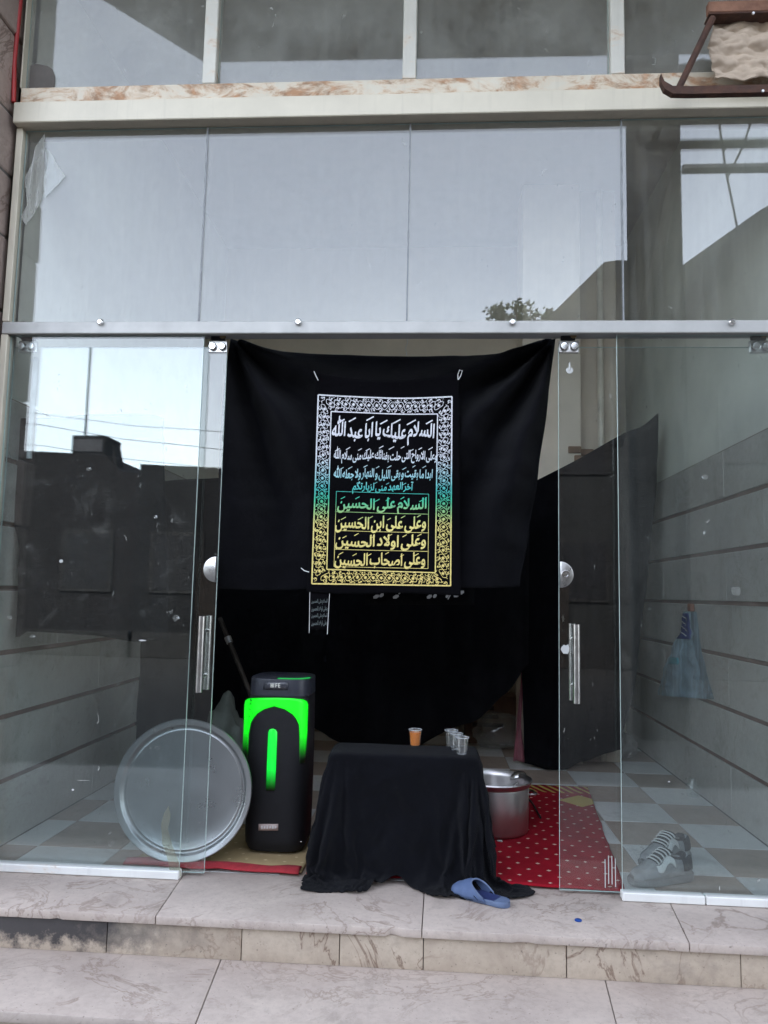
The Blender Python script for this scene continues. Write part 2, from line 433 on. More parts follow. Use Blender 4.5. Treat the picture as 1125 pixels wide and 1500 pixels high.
xa, xm, xb = pix(765, 600, 'y', YP).x, pix(851, 600, 'y', YP).x, pix(904, 600, 'y', YP + .12).x
bm = bmesh.new(); box(bm, xa, xm, YP, YP + .40, .001, ZC - .002, .004); fin('added_pier', bm, BEIGE, wb)
bm = bmesh.new(); box(bm, xm + .001, xb, YP + .12, YP + .40, .001, ZC - .002, .004); fin('added_pier', bm, BEIGE_SHADE, wb)
bm = bmesh.new(); x = pix(880, 600, 'y', YP + .09).x
tube(bm, [(x, YP + .085, .02), (x, YP + .085, ZC - .02)], .026, 12); fin('drain_pipe', bm, mat('cream_pipe', (.72, .66, .55), .5), wb, autosmooth=40)
BRICK = mat('bare_brick', (.33, .20, .12), .9, scale=9, var=.35, bmp=.5, obj_random=.25)
for k in range(9):                                              # bare bricks where the plaster has fallen off
    r_, c_ = divmod(k, 3); p = pix(832 + c_ * 22 + (r_ % 2) * 9, 690 - r_ * 13, 'y', YP)
    if r_ == 2 and c_ == 2: continue
    x0, x1, y = p.x, p.x + .105, (YP if p.x + .05 < xm else YP + .12)
    if x0 < xm < x1: x1 = xm - .002
    bm = bmesh.new(); box(bm, x0, x1, y - .018, y - .001, p.z, p.z + .055, .006); fin('brick', bm, BRICK, wb)
bm = bmesh.new(); box(bm, XL - .25, XR + .25, .16, YB + .25, ZC, ZC + .25)
struct(fin('ceiling', bm, CEIL))

# ------------------------------------------------------------------ facade round the glass
pil = thing('stone_pillar', 'rough brown stone pillar at the left edge of the shopfront', 'pillar', (-2.3, -.1, -.3))
zz = -.335; k = 0
while zz < 5.2:
    h = random.uniform(.26, .40)
    bm = bmesh.new(); box(bm, -2.75, XL - .015 + random.uniform(-.008, .003), -.30 + random.uniform(-.01, .01), .02, zz + .003, zz + h - .004, .012, 2)
    for v in bm.verts: v.co += Vector((fb(v.co.x * 5, v.co.y * 9, v.co.z * 9 + k), fb(v.co.x * 7, 3, v.co.z * 8), 0)) * .006
    fin('stone_block', bm, PILLAR, pil); zz += h; k += 1
bm = bmesh.new(); box(bm, -2.74, XL - .03, -.27, .16, -.335, zz); fin('mortar_core', bm, MORTAR, pil)
pil2 = thing('stone_pillar', 'stone pillar at the right side of the shopfront past the glass', 'pillar', (2.1, -.1, -.3))
zz = -.335
while zz < 5.2:
    h = random.uniform(.26, .40)
    bm = bmesh.new(); box(bm, 1.80, 2.5, -.16, .02, zz + .003, zz + h - .004, .012, 2); fin('stone_block', bm, PILLAR, pil2); zz += h
bm = bmesh.new(); box(bm, 1.83, 2.49, -.14, .15, -.335, zz); fin('mortar_core', bm, MORTAR, pil2)
bm = bmesh.new()
tube(bm, [pix(36, -60, 'y', -.05), pix(26, 40, 'y', -.06), pix(21, 90, 'y', -.055), pix(20, 150, 'y', -.05)], .011, 8)
tag(fin('red_conduit', bm, RED, autosmooth=50), 'thin red plastic conduit running down beside the left pillar', 'conduit')
bld = thing('shade_building', 'unseen rendered building round the shopfront, its bulk added to block the sun', 'building', (0, 3, -.335))  # out of view; wings, height and roof added to keep sun off the steps
for nm, x0, x1, y0, y1, z0, z1 in (('side_wall', -14, -2.76, -.02, 9, -.335, 8.2), ('side_wall', 3.3, 14, -.02, 9, -.335, 8.2), ('upper_wall', -2.755, 3.295, .161, .40, ZC + .26, 8.2), ('back_wall', -2.755, 3.295, 8.7, 9, -.335, 8.2)):
    bm = bmesh.new(); box(bm, x0, x1, y0, y1, z0, z1); fin(nm, bm, PLASTER, bld)
bm = bmesh.new(); box(bm, -14.2, 14.2, -.2, 9.2, 8.202, 8.45); fin('roof', bm, CANOPY, bld)
can = thing('entrance_canopy', 'grey concrete canopy slab projecting above the shopfront', 'canopy', (0, -.7, 4.8))
def cpt(px, py, z): p = pix(px, py, 'z', z); return (p.x, -p.y)
cz = 4.78
a_, b_, c_ = cpt(300, 92, cz), cpt(150, 0, cz), cpt(560, 97, cz)
bm = bmesh.new(); prism(bm, [(4.5, .16), (4.5, c_[1]), (a_[0], a_[1]), (b_[0], b_[1]), (b_[0] - .3, .16)], cz, cz + .22, 'z'); fin('slab', bm, CANOPY, can)
bm = bmesh.new(); box(bm, -2.75, 3.2, -.08, .16, 4.55, cz - .002); fin('lintel', bm, CREAM, can)

sf = thing('shopfront', 'cream painted steel and glass shopfront with fixed panes round the open doorway', 'shopfront', (-.3, 0, 0))
zb0, zb1 = pix(562, 168, 'y', -.07).z, pix(562, 137, 'y', -.07).z      # beam
zs1 = pix(562, 119, 'y', -.03).z                                       # top of the rusty sill
zr0, zr1 = pix(562, 487, 'y', -.03).z, pix(562, 470, 'y', -.03).z      # aluminium rail
bm = bmesh.new(); box(bm, XL + .005, 1.79, -.07, .10, zb0, zb1, .004); fin('beam', bm, CREAM, sf)
bm = bmesh.new(); box(bm, XL + .02, 1.78, -.045, .05, zb1 + .002, zs1, .004); fin('sill', bm, CREAM_R, sf)
mx = [pix(x, 60, 'y', -.03).x for x in (309.5, 600.5, 904)]
for x in mx:
    bm = bmesh.new(); box(bm, x - .032, x + .032, -.042, .04, zs1 + .002, 4.55, .004); fin('mullion', bm, rust_paint('cream_mullion', (.60, .58, .52), .60, (.40, .21, .1)) if 'cream_mullion' not in MATS else MATS['cream_mullion'], sf)
xjl = pix(40, 30, 'y', -.03).x
bm = bmesh.new(); box(bm, XL + .012, xjl, -.043, .04, zs1 + .002, 4.55, .004); fin('jamb', bm, CREAM, sf)
xj2 = pix(27, 300, 'y', -.02).x
bm = bmesh.new(); box(bm, XL + .004, xj2, -.03, .03, zr1 + .002, zb0 - .002, .003); fin('jamb', bm, CREAM, sf)
bm = bmesh.new(); box(bm, XL + .004, xj2, -.03, .03, .002, zr0 - .006, .003); fin('jamb', bm, CREAM, sf)
bm = bmesh.new(); box(bm, XR + .005, 1.79, -.03, .12, .002, zb0 - .002, .003); fin('jamb', bm, ALU_W, sf)
bm = bmesh.new(); box(bm, XR + .005, 1.79, -.042, .04, zs1 + .002, 4.55, .004); fin('jamb', bm, CREAM, sf)
def pane(name, x0, x1, z0, z1, y, m, parent, th=.010):
    bm = bmesh.new(); box(bm, x0, x1, y - th / 2, y + th / 2, z0, z1, .0012)
    me = bpy.data.meshes.new(name); bm.to_mesh(me); bm.free()
    me.materials.append(m); me.materials.append(EDGE)
    for p in me.polygons: p.material_index = 0 if abs(p.normal.y) > .9 else 1
    return link(name, me, None, parent)
xs = [xjl] + mx + [XR + .004]
for k in range(4):
    pane('window_pane', xs[k] + (.033 if k else .001), xs[k + 1] - (.033 if k < 3 else .001), zs1 + .003, 4.548, .0, G_UP, sf, .006)
xt = [pix(x, 330, 'y', 0).x for x in (298, 598.5, 911.5)]
xs = [xj2 + .001] + xt + [XR + .004]
for k in range(4):
    tp = pane('transom_pane', xs[k] + .002, xs[k + 1] - .002, zr1 - .05, zb0 - .003, 0, G_TR, sf)
for x in xt:
    bm = bmesh.new(); box(bm, x - .0035, x + .0035, -.0065, .0065, zr1 + .002, zb0 - .003); fin('silicone_joint', bm, SILI, sf)
# rail the doors hang from
bm = bmesh.new(); box(bm, XL + .006, XR + .004, -.032, -.0055, zr0 - .004, zr1, .004); rail = fin('rail', bm, ALU, sf)
bm = bmesh.new(); box(bm, xj2 + .001, XR + .004, .0055, .085, zr0 + .008, zr1 - .004, .003); fin('rail', bm, ALU_W, sf)
for px_ in (147, 437, 750.5, 1072):
    p = pix(px_, 472, 'y', -.036)
    bm = bmesh.new(); lathe(bm, [(0, -.012), (.010, -.012), (.0145, -.008), (.016, 0), (.016, .006)], 20, Matrix.Translation(p) @ Matrix.Rotation(R(90), 4, 'X') @ Matrix.Scale(-1, 4, (0, 0, 1)))
    fin('rail_cap', bm, CHROME, rail, autosmooth=40)
# fixed glass beside the doors
xfl = pix(281, 890, 'y', 0).x; xfr = pix(907, 890, 'y', 0).x
fl = pane('fixed_pane', xj2 + .001, xfl, .034, zr0 - .005, -.0, G_FX, sf, .010)
fr = pane('fixed_pane', xfr, XR + .004, .034, zr0 - .005, -.0, G_FR, sf, .010)
xtm = pix(1034, 1322, 'y', -.02).x
for x0, x1 in ((xj2 + .002, xfl + .004), (xfr - .004, xtm - .002), (xtm + .002, XR)):
    bm = bmesh.new(); box(bm, x0, x1, -.024, .024, .001, .036, .004); fin('bottom_track', bm, WHITEP, sf)
# tape scraps and paint on the panes
def scrap(px_, py_, w, h, par, y=-.0065, m=None):
    p = pix(px_, py_, 'y', y); bm = bmesh.new()
    n = 9; ph = random.uniform(0, 6)
    vs = [bm.verts.new((p.x + w / 2 * math.cos(2 * math.pi * k / n + ph) * random.uniform(.55, 1), y - random.uniform(0, .002), p.z + h / 2 * math.sin(2 * math.pi * k / n + ph) * random.uniform(.55, 1))) for k in range(n)]
    c = bm.verts.new((p.x, y - .001, p.z))
    for k in range(n): bm.faces.new((vs[k], vs[(k + 1) % n], c))
    fin('tape_scrap', bm, m, par, solid=.0006)
TAPE = glass('tape_film', .06, .16, tint=(.9, .92, .92)); PAPER = mat('white_paper', (.55, .55, .54), .8)
for a in [(90, 822, .035, .025, fl, PAPER), (130, 687, .05, .03, fl, TAPE), (228, 757, .035, .03, fl, TAPE), (252, 763, .025, .035, fl, TAPE), (258, 905, .055, .06, fl, TAPE), (208, 938, .07, .012, fl, PAPER), (14, 905, .05, .035, fl, TAPE), (48, 932, .05, .03, fl, TAPE), (145, 1126, .015, .04, fl, TAPE), (122, 1143, .1, .005, fl, PAPER), (107, 1157, .02, .015, fl, PAPER), (1033, 699, .05, .04, fr, TAPE), (1077, 866, .075, .075, fr, TAPE), (1032, 780, .02, .03, fr, TAPE), (980, 1145, .02, .008, fr, PAPER), (1054, 1301, .006, .03, fr, PAPER)]:
    scrap(a[0], a[1], a[2] * .7, a[3] * .7, a[4], m=a[5])
up1 = [o for o in sf.children if o.name.startswith('window_pane')][0]; tp1 = [o for o in sf.children if o.name.startswith('transom_pane')][0]
p0 = pix(41, 133, 'y', -.004); p1 = pix(82, 96, 'y', -.004); bm = bmesh.new(); wx_, hz_ = p1.x - p0.x, p1.z - p0.z
prism(bm, [(p0.x + .004, zs1 + .004), (p1.x, zs1 + .004), (p1.x, p0.z + hz_ * .55), (p1.x - wx_ * .12, p0.z + hz_ * .85), (p1.x - wx_ * .35, p1.z), (p0.x + .03, p1.z + .01), (p0.x + .004, p1.z)], -.0065, -.0035, 'y'); fin('brown_patch', bm, mat('brown_patch', (.14, .125, .115), .9), up1)
def film(pts, par, m, nm='torn_film'):
    bm = bmesh.new(); bm.faces.new([bm.verts.new(pix(a, b, 'y', -.0062) + Vector((0, random.uniform(-.0015, 0), 0))) for a, b in pts]); fin(nm, bm, m, par, solid=.0006)
FILM_W = glass('white_film', .06, .38, tint=(.9, .92, .92), specks=0); FILM_G = mat('grey_film', (.23, .22, .20), .8, scale=25, var=.5)
film([(66, 215), (72, 222), (78, 228), (82, 238), (96, 258), (84, 272), (66, 290), (63, 262), (70, 245)], tp1, FILM_W)
film([(36, 262), (47, 240), (52, 215), (66, 195), (64, 230), (68, 262), (60, 295), (48, 318), (38, 330), (30, 318), (40, 300)], tp1, glass('peeling_film', .06, .45, tint=(.85, .86, .85), specks=.3))
film([(247, 1180), (250, 1196), (246, 1215), (253, 1240), (262, 1262), (266, 1284), (250, 1284), (246, 1260), (238, 1236), (236, 1208), (240, 1192)], fl, glass('dried_splash', .05, .14, tint=(.86, .86, .78), specks=.2), 'dried_splash')
# sliding doors
def hanger(p, par, junk=0):
    h = thing('hanger', None, None); h.parent = par; h.location = Vector(p) - par.location
    b0 = bmesh.new(); box(b0, -.045, .045, -.008, .008, -.045, .012, .003)
    def sub(n, bm, m, sm=None):
        me = bpy.data.meshes.new(n); bmesh.ops.recalc_face_normals(bm, faces=bm.faces[:]); bm.to_mesh(me); bm.free(); me.materials.append(m)
        o = bpy.data.objects.new(n, me); COL.objects.link(o); o.parent = h
        if sm:
            for q in me.polygons: q.use_smooth = True
            me.set_sharp_from_angle(angle=R(40))
        return o
    sub('clamp_plate', b0, STEEL)
    for s in (-1, 1):
        b1 = bmesh.new(); lathe(b1, [(0, -.018), (.015, -.017), (.019, -.012), (.019, .0)], 20, Matrix.Translation((s * .0225, -.008, -.018)) @ Matrix.Rotation(R(90), 4, 'X') @ Matrix.Scale(-1, 4, (0, 0, 1)))
        sub('bolt', b1, CHROME, True)
    b2 = bmesh.new(); box(b2, -.035, .03, -.006, .014, .014, .040, .003); sub('roller_bracket', b2, DARKM)
    b3 = bmesh.new(); lathe(b3, [(0, -.008), (.014, -.008), (.016, 0), (.014, .008), (0, .008)], 16, Matrix.Translation((.02, 0, .036)) @ Matrix.Rotation(R(90), 4, 'X')); sub('roller', b3, mat('brass_wheel', (.35, .25, .14), .5, .5), True)
YD = .045
xd0, xd1 = pix(22, 500, 'y', YD).x, pix(316.5, 890, 'y', YD).x
dl = thing('sliding_glass_door', 'left sliding glass door pushed open behind the left fixed pane', 'glass door', ((xd0 + xd1) / 2, YD, 0), 'sliding doors of the shopfront')
pl = pane('pane', xd0, xd1, .012, zr0 - .045, YD, G_DR, dl)
xe0, xe1 = pix(818.5, 890, 'y', YD).x, XR - .01
dr = thing('sliding_glass_door', 'right sliding glass door pushed open behind the right fixed pane', 'glass door', ((xe0 + xe1) / 2, YD, 0), 'sliding doors of the shopfront')
pr = pane('pane', xe0, xe1, .012, zr0 - .045, YD, G_DR, dr)
def px3(px_, py_): return pix(px_, py_, 'y', YD)
for (q, d) in (((42, 500), dl), ((320, 500), dl), ((833, 500), dr), ((1112, 498), dr)):
    p = px3(*q); p.z = zr0 - .062 + .035; hanger(p, d)
def lock(cx_, z, side, par, bolt):
    bm = bmesh.new(); n = 24
    pts = [(cx_ - side * .058 * math.sin(math.pi * k / n), z + .058 * math.cos(math.pi * k / n)) for k in range(n + 1)]
    prism(bm, pts, YD - .022, YD + .022, 'y', .0025); L = fin('lock', bm, STEEL, par, autosmooth=30)
    if bolt:
        bm = bmesh.new(); c = (cx_ - side * .024, YD - .022, z)
        lathe(bm, [(0, -.004), (.008, -.004), (.009, -.007), (.018, -.007), (.020, 0)], 24, Matrix.Translation(c) @ Matrix.Rotation(R(90), 4, 'X') @ Matrix.Scale(-1, 4, (0, 0, 1))); fin('key_cylinder', bm, CHROME, L, autosmooth=40)
lock(xd1 - .003, px3(310, 834).z, 1, dl, False)
lock(xe0 + .003, px3(826, 842).z, -1, dr, True)
def handle(px_, y0, y1, par, outy=-.055):
    t = px3(px_, y0); b = px3(px_, y1); x = (t.x + b.x) / 2
    for s in (-1, 1):
        y = YD + s * .055
        bm = bmesh.new(); tube(bm, [(x, y, t.z), (x, y, b.z)], .0155, 14); H = fin('pull_bar', bm, CHROME, par, autosmooth=50)
        for f in (.2, .8):
            z = t.z + (b.z - t.z) * f
            bm = bmesh.new(); tube(bm, [(x, y, z), (x, YD + s * .0055, z)], .008, 10); fin('standoff', bm, STEEL, H, autosmooth=50)
handle(299, 902, 1012, dl); handle(841, 914, 1028, dr)
p = px3(828, 951)
bm = bmesh.new(); prism(bm, [(p.x + .021 * math.cos(k * math.pi / 5.5 + .3) * random.uniform(.6, 1.1), p.z + .027 * math.sin(k * math.pi / 5.5 + .3) * random.uniform(.6, 1.1)) for k in range(11)], YD - .0068, YD - .0055, 'y'); fin('paint_blob', bm, PAPER, pr)
p = px3(834, 543)
bm = bmesh.new(); lathe(bm, [(0, .002), (.014, .001), (.016, 0)], 14, Matrix.Translation((p.x, YD - .0055, p.z)) @ Matrix.Rotation(R(90), 4, 'X')); tube(bm, [(p.x, YD - .007, p.z), (p.x, YD - .007, p.z + .035)], .004, 6); fin('adhesive_hook', bm, PAPER, pr)
for k in range(4):
    bm = bmesh.new(); p = px3(886 + k * 5, 1278 + random.uniform(-9, 9)); box(bm, p.x - .0018, p.x + .0018, YD - .0062, YD - .0055, p.z - .06, p.z + .055); fin('scratch_mark', bm, PAPER, pr)

# ------------------------------------------------------------------ hanging black cloths
CY1 = .17
def c1(u, v):
    y = v
    lx = 338 - 16 * y; rx = interp(v, [(0, 814), (.25, 806), (.55, 791), (.78, 777), (1, 763)])
    px_ = lx + (rx - lx) * u
    ty = 496 + 4 * u + 17 * (4 * u * (1 - u)) ** .8 - 6 * math.exp(-((u - .97) / .05) ** 2)
    by = 862 + 3 * math.sin(u * 9) - 4 * u
    py_ = ty + (by - ty) * v
    p = pix(px_, py_, 'y', CY1)
    d = 0
    for (cx_, sg) in ((338, 1), (815, -1)):
        ax, ay = (px_ - cx_) * sg, py_ - 492
        r = math.hypot(ax, ay) + 1; an = math.atan2(ay, ax)
        d += math.sin(an * (11 if sg > 0 else 14) + 1.5 * fb(r * .006, sg, 2)) * .11 * math.exp(-((r - 150) / 230) ** 2) * (1 - math.exp(-r / 40))
    d += .010 * fb(px_ * .012, py_ * .006, 1.0)
    d += .012 * math.sin(px_ * .052 + .8 * fb(py_ * .01, 4, 1)) * v ** 2
    mid = math.exp(-((px_ - 566) / 150) ** 4)
    p.y += d * (1 - .75 * mid) + .03 * mid
    return p
bm = bmesh.new(); grid(bm, c1, 110, 80)
tag(fin('black_drape', bm, BLACK, None, True, .0015), 'large black drape tied up across the top of the doorway', 'drape')
def c2(u, v):
    px_ = 128 + (776 - 128) * u
    hem = interp(px_, [(128, 1052), (200, 1086), (330, 1098), (420, 1040), (462, 1064), (505, 1090), (600, 1094), (690, 1060), (740, 1015), (776, 975)])
    ty = interp(px_, [(128, 712), (320, 700), (776, 720)])
    py_ = ty + (hem - ty) * v
    p = pix(px_, py_, 'y', 2.0)
    p.y += .05 * math.sin(px_ * .05 + fb(px_ * .01, py_ * .004, 0)) * (.3 + v) + .03 * fb(px_ * .02, py_ * .02, 3)
    return p
bm = bmesh.new(); grid(bm, c2, 120, 40)
tag(fin('black_curtain', bm, BLACK, None, True, .002), 'black curtain sagging across the dark middle of the shop behind the table', 'curtain')
def c3(u, v):
    lx = interp(v, [(0, 742), (.5, 764), (1, 769)]); rx = interp(v, [(0, 964), (.2, 962), (.45, 952), (.75, 935), (1, 906)])
    px_ = lx + (rx - lx) * u
    ty = 722 - 118 * u ** 1.15 + (6 * math.exp(-((u - .9) / .08) ** 2)); by = interp(u, [(0, 1119), (.35, 1128), (.65, 1118), (1, 1096)])
    py_ = ty + (by - ty) * v
    p = pix(px_, py_, 'y', 2.42)
    if v > .95 and p.z < .01: p.z = .01
    p.y += .04 * math.sin(px_ * .075 + 1.5 * fb(py_ * .004, px_ * .01, 0)) * (.4 + v) + .02 * fb(px_ * .02, py_ * .02, 5)
    return p
bm = bmesh.new(); grid(bm, c3, 60, 60)
tag(fin('black_curtain', bm, BLACK, None, True, .002), 'black curtain hanging to the floor by the right wall, its top edge slanting', 'curtain')
def c4(u, v):
    lx = interp(v, [(0, 18), (.3, 22), (.45, 17), (.6, 28), (.85, 24), (1, 22)]); rx = interp(v, [(0, 240), (.3, 241), (.6, 247), (1, 250)])
    px_ = lx + (rx - lx) * u
    ty = interp(px_, [(0, 614), (56, 612), (80, 611), (150, 606), (225, 607), (245, 614)]) ; by = interp(px_, [(0, 925), (25, 934), (40, 925), (130, 930), (200, 940), (250, 938)])
    py_ = ty + (by - ty) * v
    p = pix(px_, py_, 'y', .20)
    p.y += .008 * fb(px_ * .02, py_ * .02, 8) + .006 * math.sin(px_ * .09)
    return p
bm = bmesh.new(); grid(bm, c4, 40, 50)
tag(fin('black_sheet', bm, BLACK, None, True, .0015), 'ragged black sheet hung inside behind the left glass panes', 'sheet')

# ------------------------------------------------------------------ lettered banner
YN = .115
def bn(px_, py_, off=0.0):
    p = pix(px_, py_, 'y', YN)
    p.y += .005 * math.sin(px_ * .045 + .01 * py_) + .004 * fb(px_ * .012, py_ * .012, 2) - off
    return p
ban = thing('mourning_banner', 'black banner with gradient Arabic lettering hung on the drape in the doorway', 'banner', tuple(pix(566, 870, 'y', YN)))
def bsurf(u, v):
    lx = 463 - 14 * v; rx = 672 + 3 * v
    ty = 546 + 12 * (4 * u * (1 - u)) - 1.5 * u; by = 867 + 5 * u + 1.5 * math.sin(u * 7)
    return bn(lx + (rx - lx) * u, ty + (by - ty) * v)
bm = bmesh.new(); grid(bm, bsurf, 50, 70); fin('banner_cloth', bm, BANNER, ban, True, .001)
m, t, b, pos = base('banner_ink')
zt_, zb_ = pix(566, 590, 'y', YN).z, pix(566, 850, 'y', YN).z
n = N(t, 'ShaderNodeSeparateXYZ'); t.links.new(pos, n.inputs[0])
f = ramp(t, n.outputs[2], zt_, zb_); cr = N(t, 'ShaderNodeValToRGB'); t.links.new(f, cr.inputs[0])
e = cr.color_ramp.elements; e[0].position = .0; e[0].color = (.70, .70, .74, 1); e[1].position = 1; e[1].color = (.78, .62, .20, 1)
for p_, c_ in ((.30, (.66, .67, .72)), (.42, (.30, .55, .60)), (.49, (.05, .44, .42)), (.56, (.04, .48, .27)), (.63, (.34, .56, .20)), (.69, (.76, .66, .22))):
    q = e.new(p_); q.color = (*c_, 1)
wv = ramp(t, nz(t, pos, 160, 3), .35, .6)
t.links.new(mixc(t, math_(t, 'MULTIPLY', math_(t, 'SUBTRACT', 1.0, wv, True), .35), cr.outputs[0], (.05, .05, .05)), b.inputs['Base Color'])
b.inputs['Roughness'].default_value = .75
INK = m
def quadpx(bm, a, b_, w, off=.0016, M_=bn, seg=1):
    (x0, y0), (x1, y1) = a, b_
    L = math.hypot(x1 - x0, y1 - y0) or 1; nx, ny = -(y1 - y0) / L * w / 2, (x1 - x0) / L * w / 2
    prev = None
    for k in range(seg + 1):
        s = k / seg; x, y = x0 + (x1 - x0) * s, y0 + (y1 - y0) * s
        cur = (bm.verts.new(M_(x + nx, y + ny, off)), bm.verts.new(M_(x - nx, y - ny, off)))
        if prev: bm.faces.new((prev[0], prev[1], cur[1], cur[0]))
        prev = cur
OUT = [(466, 578), (662, 581.5), (660, 858), (457, 855)]; INN = [(485, 602), (641, 606), (637.6, 839), (479, 834)]
def sag(x, y):                                             # the upper lines of the print hang a little
    return y + 3.5 * math.sin(math.pi * (x - 466) / 196) * max(0, 1 - (y - 578) / 60)
for nm, P, w in (('border_line', OUT, 2.0), ('border_line', INN, 1.6)):
    bm = bmesh.new()
    for k in range(4):
        a, b_ = P[k], P[(k + 1) % 4]
        for s in range(14):
            f0, f1 = s / 14, (s + 1) / 14
            A_ = (a[0] + (b_[0] - a[0]) * f0, a[1] + (b_[1] - a[1]) * f0); B_ = (a[0] + (b_[0] - a[0]) * f1, a[1] + (b_[1] - a[1]) * f1)
            quadpx(bm, (A_[0], sag(*A_)), (B_[0], sag(*B_)), w)
    fin(nm, bm, INK, ban)
bm = bmesh.new(); rnd = random.Random(3)
def lerp2(P, s):
    k = int(s) % 4; f_ = s - int(s); a, b_ = P[k], P[(k + 1) % 4]
    return a[0] + (b_[0] - a[0]) * f_, a[1] + (b_[1] - a[1]) * f_
def bandpt(s_, q_):
    o_, i_ = lerp2(OUT, s_), lerp2(INN, s_); x, y = o_[0] + (i_[0] - o_[0]) * q_, o_[1] + (i_[1] - o_[1]) * q_
    return (x, sag(x, y))
def poly(pts, w):
    for a, b_ in zip(pts, pts[1:]): quadpx(bm, a, b_, w)
def leaf(x, y, a, l, w):
    c_, s_ = math.cos(a), math.sin(a)
    bm.faces.new([bm.verts.new(bn(x + l * p_ * c_ - w * q_ * s_, y + l * p_ * s_ + w * q_ * c_, .0017)) for p_, q_ in ((0, 0), (.4, .5), (1, 0), (.4, -.5))])
for k in range(4):
    n_ = 22 if k % 2 else 15                                   # vine waves along this side
    E_ = .010 if k % 2 else .016
    S_ = lambda f_: k + E_ + (1 - 2 * E_) * f_ * .999
    poly([bandpt(S_(i / (n_ * 8)), .5 + .26 * math.sin(i / 8 * math.pi)) for i in range(n_ * 8 + 1)], .9)
    poly([bandpt(S_(i / (n_ * 8)), .5 - .26 * math.sin(i / 8 * math.pi)) for i in range(n_ * 8 + 1)], .7)
    for i in range(n_):
        c0 = bandpt(S_((i + .5) / n_), .5)
        for p_ in range(6): leaf(c0[0], c0[1], p_ * math.pi / 3 + .3, 3.1, 1.7)          # rosette
        for q_ in (.20, .80):
            x, y = bandpt(S_(i / n_), q_); sg = 1 if q_ < .5 else -1; a0 = rnd.uniform(0, 6.28)
            poly([(x + (.5 + .42 * t_) * math.cos(a0 + sg * t_ * .95), y + (.5 + .42 * t_) * math.sin(a0 + sg * t_ * .95)) for t_ in range(8)], .8)   # curl
            leaf(x, y, a0 + 2, 3.6, 1.6); leaf(x, y, a0 + 4.2, 3.2, 1.5)
        for _ in range(7):
            x, y = bandpt(S_((i + rnd.random()) / n_), rnd.choice((.10, .90, .5, .30, .70)) + rnd.uniform(-.04, .04)); leaf(x, y, rnd.uniform(0, 6.28), rnd.uniform(1.8, 3.2), rnd.uniform(1.0, 1.6))
fin('border_ornament', bm, INK, ban)
# Arabic letters in their joined forms
FORM = {'ا': (0xFE8D, 0xFE8E), 'آ': (0xFE81, 0xFE82), 'ب': 0xFE8F, 'ت': 0xFE95, 'ج': 0xFE9D, 'ح': 0xFEA1, 'خ': 0xFEA5, 'د': (0xFEA9, 0xFEAA), 'ر': (0xFEAD, 0xFEAE), 'ز': (0xFEAF, 0xFEB0), 'س': 0xFEB1, 'ص': 0xFEB9, 'ع': 0xFEC9, 'ف': 0xFED1, 'ق': 0xFED5, 'ک': 0xFED9, 'ل': 0xFEDD, 'م': 0xFEE1, 'ن': 0xFEE5, 'ه': 0xFEE9, 'و': (0xFEED, 0xFEEE), 'ی': (0xFBFC, 0xFBFD, 0xFEF3, 0xFEF4), 'ئ': 0xFE89}
def shape(word):
    if word == 'الله': return '\uFDF2'
    w = word.replace('لا', '\u0001'); out = []
    F = dict(FORM); F['\u0001'] = (0xFEFB, 0xFEFC)
    def forms(c):
        f_ = F[c]; return f_ if isinstance(f_, tuple) else (f_, f_ + 1, f_ + 2, f_ + 3)
    for i, c in enumerate(w):
        f_ = forms(c)
        pj = i > 0 and len(forms(w[i - 1])) == 4; nj = i < len(w) - 1 and len(f_) == 4
        out.append(chr(f_[(3 if pj else 2) if nj else (1 if pj else 0)]))
    return ''.join(out)[::-1]
def arabic(line): return ' '.join(shape(w) for w in line.split()[::-1])
def lettering(name, line, x0, x1, y0, y1, par, m, M_=bn, fat=.02, slant=0.0, harakat=0, seed=1, off=.0016, pen=.048):
    c = bpy.data.curves.new('tmp', 'FONT'); c.body = arabic(line); c.offset = fat * .25; c.resolution_u = 4; c.space_word = .45
    o = bpy.data.objects.new('tmp', c); COL.objects.link(o); bpy.context.view_layer.update()
    dg = bpy.context.evaluated_depsgraph_get(); me = bpy.data.meshes.new_from_object(o.evaluated_get(dg)); bpy.data.objects.remove(o)
    bm = bmesh.new(); bm.from_mesh(me); bpy.data.meshes.remove(me)
    bmesh.ops.triangulate(bm, faces=bm.faces[:])
    src = bm.copy()
    for k, (sx, sy) in enumerate(((-.5, -.5), (.5, .5), (.25, .25), (-.25, -.25))):
        b3 = src.copy(); bmesh.ops.translate(b3, verts=b3.verts[:], vec=(pen * sx * .7, pen * sy, (k + 1) * .001))
        me = bpy.data.meshes.new('t'); b3.to_mesh(me); b3.free(); bm.from_mesh(me); bpy.data.meshes.remove(me)
    src.free()
    X = [v.co.x + slant * v.co.y for v in bm.verts]; Y = [v.co.y for v in bm.verts]
    a, b_, c_, d_ = min(X), max(X), min(Y), max(Y)
    for v in bm.verts:
        px_ = x0 + (v.co.x + slant * v.co.y - a) / (b_ - a) * (x1 - x0); py_ = y1 - (v.co.y - c_) / (d_ - c_) * (y1 - y0)
        py_ += (y1 - y0) * .05 * math.sin(px_ * .11 + seed)
        v.co = M_(px_, py_, off + v.co.z * .12)
    rn = random.Random(seed); H = y1 - y0
    for k in range(harakat):
        x = x0 + (k + .3 + .4 * rn.random()) / harakat * (x1 - x0); y = y0 + H * rn.uniform(.0, .2); l = H * rn.uniform(.10, .16)
        quadpx(bm, (x - l, y + l * .55), (x + l, y - l * .55), H * .045, off + .0002, M_)
    return fin(name, bm, m, par)
